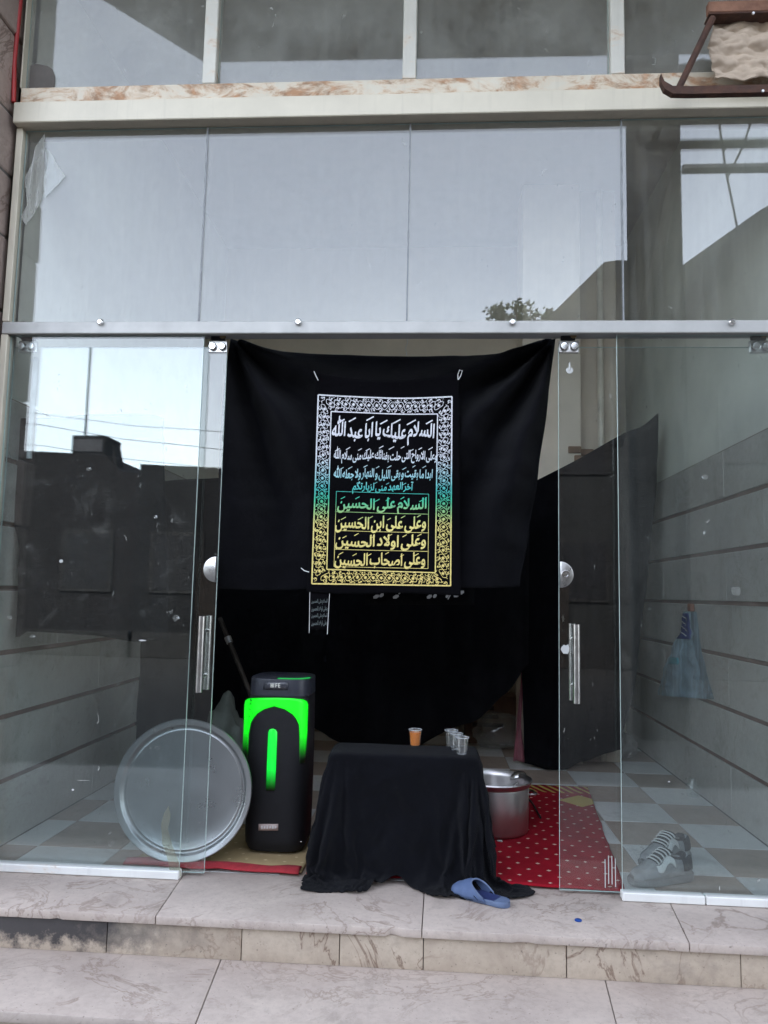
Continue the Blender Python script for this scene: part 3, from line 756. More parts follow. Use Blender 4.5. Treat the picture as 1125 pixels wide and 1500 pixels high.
LN = [('السلام علیک یا ابا عبدالله'.replace('عبدالله', 'عبد الله'), 486, 637, 611, 652, .028, 7),
      ('وعلی الارواح التی حلت بفنائک علیک منی سلام الله', 489, 640, 655, 680, .03, 10),
      ('ابدا ما بقیت و بقی اللیل و النهار ولا جعله الله', 489, 634, 682, 704, .03, 8),
      ('آخر العهد منی لزیارتکم', 516, 606, 705, 724, .03, 4),
      ('السلام علی الحسین', 494, 625, 729, 754, .026, 6), ('وعلی علی ابن الحسین', 491, 624, 756, 780, .026, 6),
      ('وعلی اولاد الحسین', 491, 624, 783, 806, .026, 6), ('وعلی اصحاب الحسین', 490, 623, 810, 834, .026, 6)]
for i, (s, x0, x1, y0, y1, ft, hk) in enumerate(LN):
    lettering('lettering', s, x0, x1, y0, y1, ban, INK, fat=ft, slant=.12 if i < 4 else .05, harakat=hk, seed=i)
bm = bmesh.new()
BX = [(493, 720), (628, 724), (627, 833), (489.5, 830)]
for a, b_ in ((0, 1), (1, 2), (2, 3), (3, 0)): quadpx(bm, BX[a], BX[b_], .7, seg=10)
for f_ in (.27, .52, .77):
    a = (BX[0][0] + (BX[3][0] - BX[0][0]) * f_, BX[0][1] + (BX[3][1] - BX[0][1]) * f_); b_ = (BX[1][0] + (BX[2][0] - BX[1][0]) * f_, BX[1][1] + (BX[2][1] - BX[1][1]) * f_)
    quadpx(bm, a, b_, .7, seg=10)
fin('panel_rule', bm, INK, ban)
CORD = mat('white_cord', (.72, .72, .72), .8)
p0, p1 = bn(675, 545), bn(671, 556); bm = bmesh.new()
tube(bm, [bn(671, 557, .004), bn(670.5, 550, .006), bn(673, 543, .006), bn(677, 544, .006), bn(675, 551, .006), bn(671.5, 557, .004)], .0022, 6); fin('hanging_loop', bm, CORD, ban)
bm = bmesh.new(); tube(bm, [bn(460, 544, .004), bn(463, 551, .006), bn(466, 557, .002)], .0022, 6); fin('hanging_loop', bm, CORD, ban)
bm = bmesh.new(); tube(bm, [bn(441, 832, .002), bn(446, 836, .006), bn(453, 838, .003)], .002, 6); fin('hanging_loop', bm, CORD, ban)
tg = thing('banner_tag', 'small black tag with faint grey writing hanging under the banner', 'tag', tuple(pix(468, 930, 'y', YN)))
def tgs(px_, py_, off=0.0):
    p = pix(px_, py_, 'y', YN + .004); p.y -= off; return p
bm = bmesh.new(); grid(bm, lambda u, v: tgs(453 + 30 * u - (2 - 4 * u) * v * .3, 866 + 56 * v), 6, 10); fin('tag_cloth', bm, BANNER, tg, True, .001)
GREYINK = mat('grey_ink', (.10, .12, .12), .8)
for i in range(4): lettering('lettering', ('السلام علی الحسین', 'وعلی اولاد الحسین')[i % 2], 456, 480, 877 + i * 10.5, 885.5 + i * 10.5, tg, GREYINK, M_=tgs, fat=.02, off=.0012)
bm = bmesh.new()
for a, b_ in (((452.5, 867), (484, 867)), ((454, 867), (453, 927)), ((483, 867), (479.5, 929))): tube(bm, [tgs(*a, .002), tgs(*b_, .002)], .0013, 5)
fin('tag_edging', bm, CORD, tg)
def lows(px_, py_, off=0.0):
    p = pix(px_, py_, 'y', CY1 + .38); p.y -= off; return p
sb = thing('rear_banner', 'black banner behind the lettered one, only feet of its white letters showing', 'banner', tuple(pix(610, 885, 'y', CY1 + .38)))
bm = bmesh.new(); grid(bm, lambda u, v: lows(535 + 160 * u, 810 + 76 * v), 8, 6); fin('banner_cloth', bm, BLACK, sb, True, .001)
WINK = mat('white_ink', (.66, .66, .68), .8)
for x, y, w in ((551, 874, 8), (559, 872, 6), (580, 874, 8), (629, 874, 7), (637, 873, 5), (655, 873, 4), (669, 872, 8), (676, 868, 7)):
    bm = bmesh.new(); bm.faces.new([bm.verts.new(lows(x + w * .55 * math.cos(k * math.pi / 3) + .25 * w * math.sin(k * math.pi / 3), y - 3.2 * math.sin(k * math.pi / 3), .0015)) for k in range(6)]); fin('letter_foot', bm, WINK, sb)
for a, b_ in (((656, 878), (662, 867)), ((584, 870), (592, 864)), ((648, 866), (656, 872))):
    bm = bmesh.new(); quadpx(bm, a, b_, 1.6, .0015, lows); fin('letter_foot', bm, WINK, sb)
bm = bmesh.new(); pp = pix(596, 494, 'y', .12); tube(bm, [pp, pp + Vector((.003, 0, -.03)), pp + Vector((-.006, .004, -.05)), pp + Vector((.002, .0, -.09))], .0018, 6)
tag(fin('white_string', bm, CORD), 'short white string hanging from the rail above the drape', 'string')

# ------------------------------------------------------------------ rugs
def rug_mat(name, ground, dots, border, bcol, fig=None):
    m, t, b, pos = base(name)
    tc = N(t, 'ShaderNodeUVMap'); uv = tc.outputs[0]
    s = N(t, 'ShaderNodeSeparateXYZ'); t.links.new(uv, s.inputs[0])
    u, v = s.outputs[0], s.outputs[1]                     # metres on the rug, from its edges
    def cell(c, p, off=0.0):
        return math_(t, 'ABSOLUTE', math_(t, 'SUBTRACT', math_(t, 'FRACT', math_(t, 'ADD', math_(t, 'DIVIDE', c, p), off)), .5))
    row = math_(t, 'FLOOR', math_(t, 'DIVIDE', v, .075)); odd = math_(t, 'MULTIPLY', math_(t, 'MODULO', row, 2.0), .5)
    cu = math_(t, 'ABSOLUTE', math_(t, 'SUBTRACT', math_(t, 'FRACT', math_(t, 'ADD', math_(t, 'DIVIDE', u, .085), odd)), .5))
    cv_ = cell(v, .075)
    d = math_(t, 'ADD', math_(t, 'MULTIPLY', cu, .085 / .011), math_(t, 'MULTIPLY', cv_, .075 / .010))
    dot = math_(t, 'LESS_THAN', math_(t, 'ADD', d, math_(t, 'MULTIPLY', nz(t, pos, 60, 2), .5)), 1.2)
    c = mixc(t, ramp(t, nz(t, pos, 7, 6), .3, .7), ground, tuple(x * .72 for x in ground))
    c = mixc(t, dot, c, dots)
    if border:
        e = math_(t, 'GREATER_THAN', v, border)
        zg = math_(t, 'LESS_THAN', math_(t, 'ABSOLUTE', math_(t, 'SUBTRACT', math_(t, 'FRACT', math_(t, 'ADD', math_(t, 'DIVIDE', u, .055), math_(t, 'MULTIPLY', v, 9.0))), .5)), .2)
        c = mixc(t, e, c, mixc(t, zg, tuple(x * .7 for x in ground), bcol))
    if fig:
        r = math_(t, 'ADD', math_(t, 'ABSOLUTE', math_(t, 'SUBTRACT', u, fig[0])), math_(t, 'ABSOLUTE', math_(t, 'SUBTRACT', v, fig[1])))
        c = mixc(t, math_(t, 'LESS_THAN', r, fig[2]), c, bcol)
    t.links.new(c, b.inputs['Base Color']); b.inputs['Roughness'].default_value = .95; b.inputs['Specular IOR Level'].default_value = .1
    bump(t, b, nz(t, pos, 420, 3), .5, .006)
    return m
def rug(name, corners, m, nu, nv, label, z0=.006):
    """corners: front-left, front-right, back-right, back-left as (x, y)"""
    a, b_, c_, d_ = [Vector((*q, 0)) for q in corners]
    def fn(u, v):
        p = (a * (1 - u) + b_ * u) * (1 - v) + (d_ * (1 - u) + c_ * u) * v
        e = min(u, 1 - u, v, 1 - v)
        p += Vector((fb(u * 4, v * 4, 1), fb(u * 5, v * 4, 9), 0)) * .012
        p.z = z0 + .006 + .004 * max(0, fb(p.x * 5, p.y * 5, 3)) + .006 * max(0, fb(p.x * 11, p.y * 3, 7)) * math.exp(-e * 12)
        return p
    bm = bmesh.new(); uvl = bm.loops.layers.uv.new('UVMap'); grid(bm, fn, nu, nv)
    W_, H_ = (b_ - a).length, (d_ - a).length
    bm.verts.index_update()
    for f_ in bm.faces:
        for l in f_.loops:
            i = l.vert.index; l[uvl].uv = ((i % (nu + 1)) / nu * W_, (i // (nu + 1)) / nv * H_)
    o = fin(name, bm, m, None, True, .007); return tag(o, label, 'rug')
RUGR = rug_mat('rug_red', (.33, .010, .022), (.62, .46, .38), 1.60, (.50, .36, .10), (1.30, 1.42, .13))
rug('rug', [(-.55, .10), q2(916, 1306, .01), q2(861, 1154, .01), (-.42, 1.88)], RUGR, 60, 70, 'red rug with pale dots reaching out of the doorway under the low table')
RUGT = rug_mat('rug_tan', (.47, .35, .19), (.55, .43, .26), 9, (.4, .3, .1))
rug('rug', [(-1.36, .14), (-.575, .115), (-.56, .74), (-1.30, .78)], RUGT, 36, 30, 'tan rug with a red edge under the speaker and the round tray', .004)
def redge(u, v):
    x = -1.38 + .80 * u; y = .098 + .085 * v - .02 * u + .004 * fb(x * 8, 2, 1)
    return Vector((x, y, .016 + .010 * math.sin(v * math.pi) + .006 * fb(x * 6, v, 4)))
bm = bmesh.new(); grid(bm, redge, 50, 6)
rr = [o for o in COL.objects if o.name.startswith('rug') and 'tan' in o.get('label', '')][0]
fin('rug_border', bm, mat('rug_border_red', (.33, .02, .03), .95, scale=30, var=.3, bmp=.4, bscale=300), rr, True, .006)

# ------------------------------------------------------------------ low table under its black cloth
ZTB = .535
tl, trr = pix(479, 1106, 'z', ZTB), pix(703, 1109, 'z', ZTB); bl = pix(497, 1088, 'z', ZTB)
tx0, tx1, ty0, ty1 = tl.x, trr.x, (tl.y + trr.y) / 2, bl.y
tb = thing('low_table', 'low table in the doorway hidden under a crumpled black cloth', 'table', ((tx0 + tx1) / 2, (ty0 + ty1) / 2, 0))
bm = bmesh.new(); box(bm, tx0 + .012, tx1 - .012, ty0 + .012, ty1 - .012, ZTB - .035, ZTB - .006, .004); fin('tabletop', bm, WOOD, tb)
for x in (tx0 + .09, tx1 - .09):
    for y in (ty0 + .08, ty1 - .06):
        bm = bmesh.new(); box(bm, x - .02, x + .02, y - .02, y + .02, .026 if y > .05 else .002, ZTB - .037, .003); fin('leg', bm, WOOD, tb)
def drape(nx, ny, frames, w, h, cx, cy, ang):
    """let a cloth fall over the table and keep the mesh it settles into"""
    tmp = []
    def coll(bm):
        me = bpy.data.meshes.new('collider'); bm.to_mesh(me); bm.free(); o = bpy.data.objects.new('collider', me); COL.objects.link(o); tmp.append(o)
        o.modifiers.new('collision', 'COLLISION'); o.collision.thickness_outer = .005; o.collision.cloth_friction = 14
    coll(box(bmesh.new(), tx0 + .008, tx1 - .008, ty0 + .008, ty1 - .008, 0, ZTB - .004, .012, 2))
    bm = bmesh.new(); P = [(-2, -.002), (.085, -.002), (.12, .015), (2, .015)]
    V = [[bm.verts.new((x, y, z)) for x in (-2, 2)] for y, z in P]
    for a, b_ in zip(V, V[1:]): bm.faces.new((a[0], a[1], b_[1], b_[0]))
    coll(bm)
    bm = bmesh.new(); ca, sa = math.cos(ang), math.sin(ang); V = []
    for j in range(ny + 1):
        for i in range(nx + 1):
            x, y = (i / nx - .5) * w, (j / ny - .5) * h
            e = max(0, 1 - j / (ny * .5))                          # the sheet is cut unevenly along its front
            y += e * (.03 * fb(x * 5, 1, 2) + .17 * math.exp(-((x + .17) / .09) ** 2) + .07 * max(0, abs(x) - .40) / .25)
            x *= 1 - .05 * e
            V.append(bm.verts.new((cx + x * ca - y * sa, cy + x * sa + y * ca, ZTB + .025 + .03 * abs(fb(x * 5, y * 5, 2)))))
    for j in range(ny):
        for i in range(nx):
            k = j * (nx + 1) + i; bm.faces.new((V[k], V[k + 1], V[k + nx + 2], V[k + nx + 1]))
    me = bpy.data.meshes.new('falling'); bm.to_mesh(me); bm.free(); c = bpy.data.objects.new('falling', me); COL.objects.link(c); tmp.append(c)
    m = c.modifiers.new('cloth', 'CLOTH'); q = m.settings
    q.quality = 7; q.mass = .25; q.tension_stiffness = q.compression_stiffness = 12; q.shear_stiffness = 4; q.bending_stiffness = .08; q.air_damping = 1.5
    k = m.collision_settings; k.collision_quality = 3; k.distance_min = .005; k.use_self_collision = True; k.self_distance_min = .004
    m.point_cache.frame_start = 1; m.point_cache.frame_end = frames
    f0 = SC.frame_current
    for f in range(1, frames + 1): SC.frame_set(f)
    me = bpy.data.meshes.new_from_object(c.evaluated_get(bpy.context.evaluated_depsgraph_get()))
    for o in tmp: bpy.data.objects.remove(o)
    SC.frame_set(f0)
    return me
me = drape(88, 84, 42, 1.44, 1.38, (tx0 + tx1) / 2 + .055, (ty0 + ty1) / 2 - .07, R(9))
me.name = 'tablecloth'; me.materials.clear()
for v in me.vertices:                                    # small creases of a cloth that was folded away
    n_ = v.normal; v.co = v.co + n_ * (.012 * fb(v.co.x * 6, v.co.y * 6, v.co.z * 6, 2) + .009 * (noise.ridged_multi_fractal(Vector((v.co.x * 5 + v.co.z * 3, v.co.y * 5, v.co.z * 4 - v.co.x * 3)), .9, 2.1, 4, 1.0, 2.0) - 1) + .003 * fb(v.co.x * 26, v.co.y * 26, v.co.z * 26)) * (1 if v.co.z < ZTB - .03 else .12)
tc0 = link('tablecloth', me, BLACK_T, tb, True)
md = tc0.modifiers.new('smooth', 'SUBSURF'); md.levels = md.render_levels = 1
md = tc0.modifiers.new('thickness', 'SOLIDIFY'); md.thickness = .0015

# cups
PLASTIC = glass('cup_plastic', .07, .05, tint=(.96, .97, .98), specks=0)
JUICE = mat('orange_juice', (.85, .23, .012), .3, scale=20, var=.08, bmp=0)
ICE = mat('pale_ice', (.75, .55, .38), .3)
def cup(name, p, h, r, label, juice=False):
    c = thing(name, label, 'cup', tuple(p), 'plastic cups on the low table')
    bm = bmesh.new(); lathe(bm, [(0, .002), (r * .70, .001), (r * .72, .0), (r * .74, .004), (r * .97, h - .004), (r * 1.06, h - .002), (r * 1.06, h), (r * .98, h), (r * .95, h - .006), (r * .72, .006), (0, .005)], 28, Matrix.Translation(p)); fin('cup_wall', bm, PLASTIC, c, autosmooth=40)
    bm = bmesh.new(); lathe(bm, [(r * .985, h - .003), (r * 1.065, h - .0028), (r * 1.075, h - .0005), (r * 1.02, h + .0012), (r * .985, h)], 28, Matrix.Translation(p)); fin('cup_rim', bm, mat('clear_rim', (.45, .47, .49), .25), c, True)
    if juice:
        bm = bmesh.new(); lathe(bm, [(0, .008), (r * .70, .008), (r * .90, h * .84), (0, h * .84)], 28, Matrix.Translation(p)); fin('juice', bm, JUICE, c, autosmooth=40)
        bm = bmesh.new(); box(bm, -.008, .012, -.008, .008, -.006, .007, .003, 2, Matrix.Translation(p + Vector((.004, -.004, h * .84 + .003)))); fin('ice_cube', bm, ICE, c)
ZC_ = ZTB + .0035
cup('plastic_cup', pix(608, 1093.5, 'z', ZC_), .079, .030, 'clear plastic cup of orange drink standing alone on the black cloth', True)
cup('plastic_cup', pix(661, 1095, 'z', ZC_), .080, .030, 'empty clear cup at the back left of three on the black cloth')
cup('plastic_cup', pix(668, 1099.5, 'z', ZC_), .078, .029, 'empty clear cup in the middle of three on the black cloth')
cup('plastic_cup', pix(676.5, 1106.5, 'z', ZC_), .080, .030, 'empty clear cup nearest the front right corner of the low table')

# ------------------------------------------------------------------ speaker
sp0 = pix(405, 1253, 'z', .02)
SW, SD, SYC = .152, .160, sp0.y + .16
SZ0, SZ1 = .03, pix(405, 992, 'y', sp0.y + .05).z
SX = pix(403, 1130, 'y', sp0.y + .02).x
spk = thing('party_speaker', 'tall black party speaker with glowing green light panels on the rug', 'speaker', (SX, SYC, .018))
def sec(z):
    f_ = (z - SZ0) / (SZ1 - SZ0)
    s = .985 + .025 * math.sin(min(1, max(0, f_)) * math.pi)
    if f_ < .06: s *= 1 - .10 * (1 - f_ / .06) ** 2
    return SW * s, SD * s
def sring(z, grow=0.0, n=64):
    a, b_ = sec(z); a += grow; b_ += grow; out = []
    for k in range(n):
        q = 2 * math.pi * k / n; c_, s_ = math.cos(q), math.sin(q); e_ = 2 / 3.6
        out.append(Vector((SX + a * math.copysign(abs(c_) ** e_, c_), SYC + b_ * math.copysign(abs(s_) ** e_, s_), z)))
    return out
def loft(bm, rings, cap=True):
    V = [[bm.verts.new(p) for p in r] for r in rings]; n = len(V[0])
    for a, b_ in zip(V, V[1:]):
        for k in range(n): bm.faces.new((a[k], a[(k + 1) % n], b_[(k + 1) % n], b_[k]))
    if cap: bm.faces.new(V[0][::-1]); bm.faces.new(V[-1])
SPB = mat('speaker_black', (.010, .010, .012), .62, scale=30, var=.2, bmp=.1, bscale=500, spec=.3)
SPT = mat('speaker_top', (.028, .030, .042), .42, scale=30, var=.2, bmp=.05, spec=.4)
zcap = pix(405, 1020, 'y', sp0.y).z
bm = bmesh.new(); loft(bm, [sring(SZ0 + (zcap - SZ0) * k / 24) for k in range(25)]); fin('cabinet', bm, SPB, spk, autosmooth=50)
bm = bmesh.new(); loft(bm, [sring(zcap + .001, .0), sring(SZ1 - .012, .0), sring(SZ1 - .004, -.002), sring(SZ1 - .001, -.012)]); top = fin('control_top', bm, SPT, spk, autosmooth=50)
def sfront(px_, py_, off=.0):
    """point on the speaker's front skin at a pixel"""
    y = SYC - SD
    for _ in range(6):
        p = pix(px_, py_, 'y', y); a, b_ = sec(p.z); f_ = min(.999, abs(p.x - SX) / a)
        y = SYC - b_ * (1 - f_ ** 3.6) ** (1 / 3.6) - off
    return pix(px_, py_, 'y', y)
def strip(bm, L, Rr_, off, n=1):
    prev = None
    for a, b_ in zip(L, Rr_):
        cur = [bm.verts.new(sfront(a[0] + (b_[0] - a[0]) * k / n, a[1] + (b_[1] - a[1]) * k / n, off)) for k in range(n + 1)]
        if prev:
            for k in range(n): bm.faces.new((prev[k], prev[k + 1], cur[k + 1], cur[k]))
        prev = cur
    return bm
zg = lambda y: pix(405, y, 'y', SYC - SD).z
LEDP = emis('led_panel', (.002, 1, .010), .125, zg(1112), zg(1078)); LEDB = emis('led_bar', (.001, 1, .06), .125, zg(1158), zg(1128)); LEDT = emis('led_ring', (.02, .9, .16), .06)
# inverted U: outer outline and the pointed arch inside it
UO, UI = [], []
def uo(s):                                     # s 0..1 from lower left over the top to lower right
    pts = [(354.5, 1114), (357, 1070), (358, 1032), (359.5, 1026), (364, 1023), (380, 1022.3), (405, 1022), (430, 1023), (444, 1024.5), (449, 1027), (451, 1032), (450, 1070), (446.5, 1118)]
    q = s * (len(pts) - 1); k = min(int(q), len(pts) - 2); f_ = q - k
    return (pts[k][0] + (pts[k + 1][0] - pts[k][0]) * f_, pts[k][1] + (pts[k + 1][1] - pts[k][1]) * f_)
def ui(s):
    pts = [(362.5, 1114), (364, 1075), (367, 1059), (371, 1052), (377, 1045), (387, 1039), (402, 1034.5), (417, 1039), (428, 1046), (434, 1053), (438, 1062), (439, 1078), (438.5, 1118)]
    q = s * (len(pts) - 1); k = min(int(q), len(pts) - 2); f_ = q - k
    return (pts[k][0] + (pts[k + 1][0] - pts[k][0]) * f_, pts[k][1] + (pts[k + 1][1] - pts[k][1]) * f_)
S = [k / 48 for k in range(49)]
bm = bmesh.new(); strip(bm, [uo(s) for s in S], [ui(s) for s in S], .003, 5); fin('light_panel', bm, LEDP, spk, True, .003)
Lb = [(397.5, 1067.5), (394.5, 1069), (393, 1073), (392.5, 1085), (391.5, 1110), (390.5, 1135), (389.5, 1158)]; Rb = [(400.5, 1067.5), (404, 1069), (406, 1073), (405.7, 1085), (404.7, 1110), (403.7, 1135), (402.5, 1158)]
bm = bmesh.new(); strip(bm, Lb, Rb, .003, 2); fin('light_bar', bm, LEDB, spk, True, .003)
bm = bmesh.new(); strip(bm, [(379, 1207), (378.5, 1216.5)], [(407.5, 1207), (407.5, 1216.5)], .004, 4); bd = fin('badge', bm, mat('badge_pink', (.60, .46, .42), .4), spk, True, .003)
for k in range(6):
    bm = bmesh.new(); x = 382.5 + k * 4; strip(bm, [(x, 1209.5 + (k % 2)), (x - .2, 1214)], [(x + 2.2, 1209.5), (x + 2.4, 1214 - (k % 2))], .0068, 1); fin('badge_lettering', bm, mat('badge_letters', (.80, .77, .76), .4), bd)
bm = bmesh.new(); strip(bm, [(390, 998.5), (387, 1003), (385.5, 1010)], [(421, 998.5), (422, 1003), (421.5, 1010)], .005, 6); ds = fin('display', bm, mat('display_glass', (.05, .052, .065), .25, bmp=0), spk, True, .002)
DIG = emis('display_digits', (.8, .85, .9), .09)
for x, segs in ((396.5, 'lrm'), (400.5, 'l'), (403.5, 'tlm'), (407.5, 'lmtb')):
    bm = bmesh.new()
    for c_ in segs:
        if c_ == 'l': strip(bm, [(x, 1001), (x, 1007)], [(x + .9, 1001), (x + .9, 1007)], .0065)
        if c_ == 'r': strip(bm, [(x + 2, 1001), (x + 2, 1007)], [(x + 2.9, 1001), (x + 2.9, 1007)], .0065)
        if c_ in 'tmb': y = {'t': 1001, 'm': 1003.6, 'b': 1006.2}[c_]; strip(bm, [(x, y), (x, y + .8)], [(x + 2.9, y), (x + 2.9, y + .8)], .0065)
    fin('digit', bm, DIG, ds)
bm = bmesh.new(); ra = sring(SZ1 - .006, .0015); n_ = len(ra)
idx = list(range(40, 62)); A_ = [bm.verts.new(ra[k] + Vector((0, 0, .004))) for k in idx]; B_ = [bm.verts.new(ra[k] * 1 + (Vector((SX, SYC, ra[k].z)) - ra[k]) * .06 + Vector((0, 0, .0075))) for k in idx]
for k in range(8, len(idx) - 1): bm.faces.new((A_[k], A_[k + 1], B_[k + 1], B_[k]))
fin('light_ring', bm, LEDT, top, True, .0015)
for x, y in ((-.09, -.08), (.09, -.08), (-.09, .08), (.09, .08)):
    bm = bmesh.new(); lathe(bm, [(0, 0), (.016, 0), (.018, .013), (0, .013)], 14, Matrix.Translation((SX + x, SYC + y, .0175))); fin('rubber_foot', bm, DARKM, spk)
p = sfront(441, 1233, .002); bm = bmesh.new(); lathe(bm, [(0, .003), (.003, .002), (.004, 0)], 10, Matrix.Translation(p) @ Matrix.Rotation(R(90), 4, 'X')); fin('screw', bm, CHROME, spk)

# ------------------------------------------------------------------ round tray leaning against the speaker
TR = .316; tilt = R(4)
tc_ = pix(266, 1162, 'y', .135)
bm = bmesh.new()
Mt = Matrix.Translation((tc_.x, .165, .018 + TR * math.cos(tilt))) @ Matrix.Rotation(R(4), 4, 'Z') @ Matrix.Rotation(R(90) - tilt, 4, 'X')
prof = [(0, -.006), (TR * .55, -.0052), (TR * .82, -.004), (TR * .835, -.0015), (TR * .85, -.004), (TR * .866, -.004), (TR * .885, -.001), (TR * .90, .012), (TR * .93, .018), (TR * .955, .0185), (TR * .975, .022), (TR * .99, .0225), (TR, .018), (TR * .998, .014), (TR * .975, .016), (TR * .93, .013), (TR * .905, .006), (TR * .89, -.006), (TR * .86, -.009), (0, -.009)]
lathe(bm, prof, 96, Mt)
tag(fin('round_tray', bm, TRAYM, autosmooth=50), 'large round aluminium tray leaning upright beside the speaker behind the left door', 'tray')

# ------------------------------------------------------------------ pot with ladle
pp = pix(727, 1229, 'z', .02); PR, PH = .185, .262; pc = Vector((pp.x, pp.y + PR * .9, .019))
pot = thing('cooking_pot', 'dented aluminium cooking pot standing open on the red rug', 'pot', tuple(pc))
bm = bmesh.new(); lathe(bm, [(0, 0), (PR * .90, 0), (PR * .95, .006), (PR * .97, .02), (PR * .985, PH * .5), (PR * .99, PH * .86), (PR * .985, PH * .89), (PR * 1.03, PH * .915), (PR * 1.06, PH * .985), (PR * 1.09, PH), (PR * 1.07, PH + .006), (PR * 1.0, PH * .97), (PR * .965, PH * .9), (PR * .955, .03), (PR * .9, .012), (0, .010)], 64, Matrix.Translation(pc)); fin('pot_body', bm, POTM, pot, autosmooth=45)
for s in (0, math.pi):
    bm = bmesh.new(); a = s + .25
    pts = [pc + Vector((math.cos(a + q) * (PR * .99 + o_), math.sin(a + q) * (PR * .99 + o_), PH * .70)) for q, o_ in ((-.2, 0), (-.2, .035), (-.1, .045), (.1, .045), (.2, .035), (.2, 0))]
    tube(bm, pts, .007, 8); fin('pot_handle', bm, POTM, pot, True)
lad = thing('ladle', 'steel ladle resting on the far rim of the pot', 'ladle', tuple(pc + Vector((.09, .1, .2))))
lb = pix(759, 1139, 'y', pc.y + PR * .88)
bm = bmesh.new(); Ml = Matrix.Translation(lb) @ Matrix.Rotation(R(-20), 4, 'Y') @ Matrix.Rotation(R(165), 4, 'X'); rb = .048
lathe(bm, [(rb * math.cos(q), -rb * .75 * math.sin(q)) for q in [R(k) for k in range(0, 91, 10)]] + [((rb - .003) * math.cos(q), -(rb - .003) * .75 * math.sin(q)) for q in [R(k) for k in range(90, -1, -10)]], 28, Ml); fin('bowl', bm, STEEL, lad, True)
bm = bmesh.new(); tube(bm, [lb + Vector((.0, -.035, -.01)), lb + Vector((-.04, -.09, -.03)), lb + Vector((-.12, -.17, -.19))], .005, 8); fin('ladle_handle', bm, STEEL, lad, True)
pw = pix(652 + 78, 1234, 'z', .02)
bm = bmesh.new(); box(bm, -.012, .012, -.008, .008, 0, .004, .001, 1, Matrix.Translation((pix(732, 1233, 'z', .016).x, pix(732, 1233, 'z', .016).y, .0185)) @ Matrix.Rotation(.3, 4, 'Z')); tag(fin('paper_scrap', bm, PAPER), 'tiny white paper scrap on the red rug in front of the pot', 'paper')
bm = bmesh.new(); a = pix(770, 1165, 'z', .03); b_ = pix(792, 1198, 'z', .022)
tube(bm, [a, a.lerp(b_, .5) + Vector((0, 0, .012)), b_], .006, 6); tag(fin('dark_strap', bm, DARKM), 'dark strap lying on the rug right of the pot', 'strap')

# ------------------------------------------------------------------ blue slipper
BLUE = mat('blue_foam', (.060, .095, .20), .75, col2=(.085, .13, .25), scale=14, bmp=.25, bscale=120); BLUE_D = mat('navy_foam', (.014, .026, .11), .7, scale=14, bmp=.2); BLUE_P = mat('pale_blue_sole', (.11, .155, .26), .75, col2=(.075, .105, .19), scale=16, bmp=.25)
toe, heel = pix(666, 1299, 'z', .02), pix(744, 1325, 'z', .012); dv = Vector((heel.x - toe.x, heel.y - toe.y, 0)); SL = max(.24, min(.28, dv.length + .01)); ang = math.atan2(dv.y, dv.x)
ctr_s = (toe + heel) / 2
sl = thing('slipper', 'single worn blue foam slipper on the marble step', 'slipper', (ctr_s.x, ctr_s.y, 0))
sl.location.z = .0
def shoe_w(t):   # half width along the foot, t 0 toe .. 1 heel
    return interp(t, [(0, .012), (.04, .028), (.12, .042), (.3, .050), (.5, .046), (.7, .039), (.88, .037), (.96, .026), (1, .010)])
Ms = Matrix.Translation((ctr_s.x, ctr_s.y, 0)) @ Matrix.Rotation(ang, 4, 'Z')
def sole(bm, z0, z1, grow, n=26):
    L = [Vector(((t_ - .5) * SL, s_ * (shoe_w(t_) + grow), 0)) for s_, rng in ((1, range(n + 1)), (-1, range(n, -1, -1))) for t_ in [k / n for k in rng]]
    rings = []
    for z, g in ((z0, -.004), (z0 + .004, 0), (z1 - .003, 0), (z1, -.003)):
        r = []
        for p in L:
            t_ = p.x / SL + .5; q = Vector((p.x, p.y * (1 + g / .045), z + (.010 * max(0, t_ - .55) if z > z0 + .005 else 0) + .006 * max(0, .2 - t_) * 3)); r.append(Ms @ q)
        rings.append(r)
    loft(bm, rings)
bm = bmesh.new(); sole(bm, .0015, .020, 0); fin('sole', bm, BLUE_P, sl, autosmooth=40)
bm = bmesh.new(); sole(bm, .0185, .0225, -.006); fin('footbed', bm, BLUE_D, sl, autosmooth=40)
def vamp(u, v):
    # u across the foot, v from the toe end (0) to the opening (1)
    a = (u - .5) * 2; side = abs(a)
    t_ = .02 + v * (.50 - .16 * (1 - side ** 2) + .16 * side ** 3)
    w = shoe_w(t_) + .003; hgt = .018 + interp(t_, [(0, .004), (.1, .022), (.3, .044), (.5, .056), (.7, .05)])
    q = a * math.pi / 2
    return Ms @ Vector(((t_ - .5) * SL, w * math.sin(q), .012 + (hgt - .006) * math.cos(q) ** .75))
bm = bmesh.new(); grid(bm, vamp, 26, 18); fin('upper', bm, BLUE, sl, True, .006)
bm = bmesh.new(); tube(bm, [vamp(.03 + .94 * k / 24, 1.0) for k in range(25)], .0042, 8); fin('upper_rim', bm, BLUE_P, sl, True)

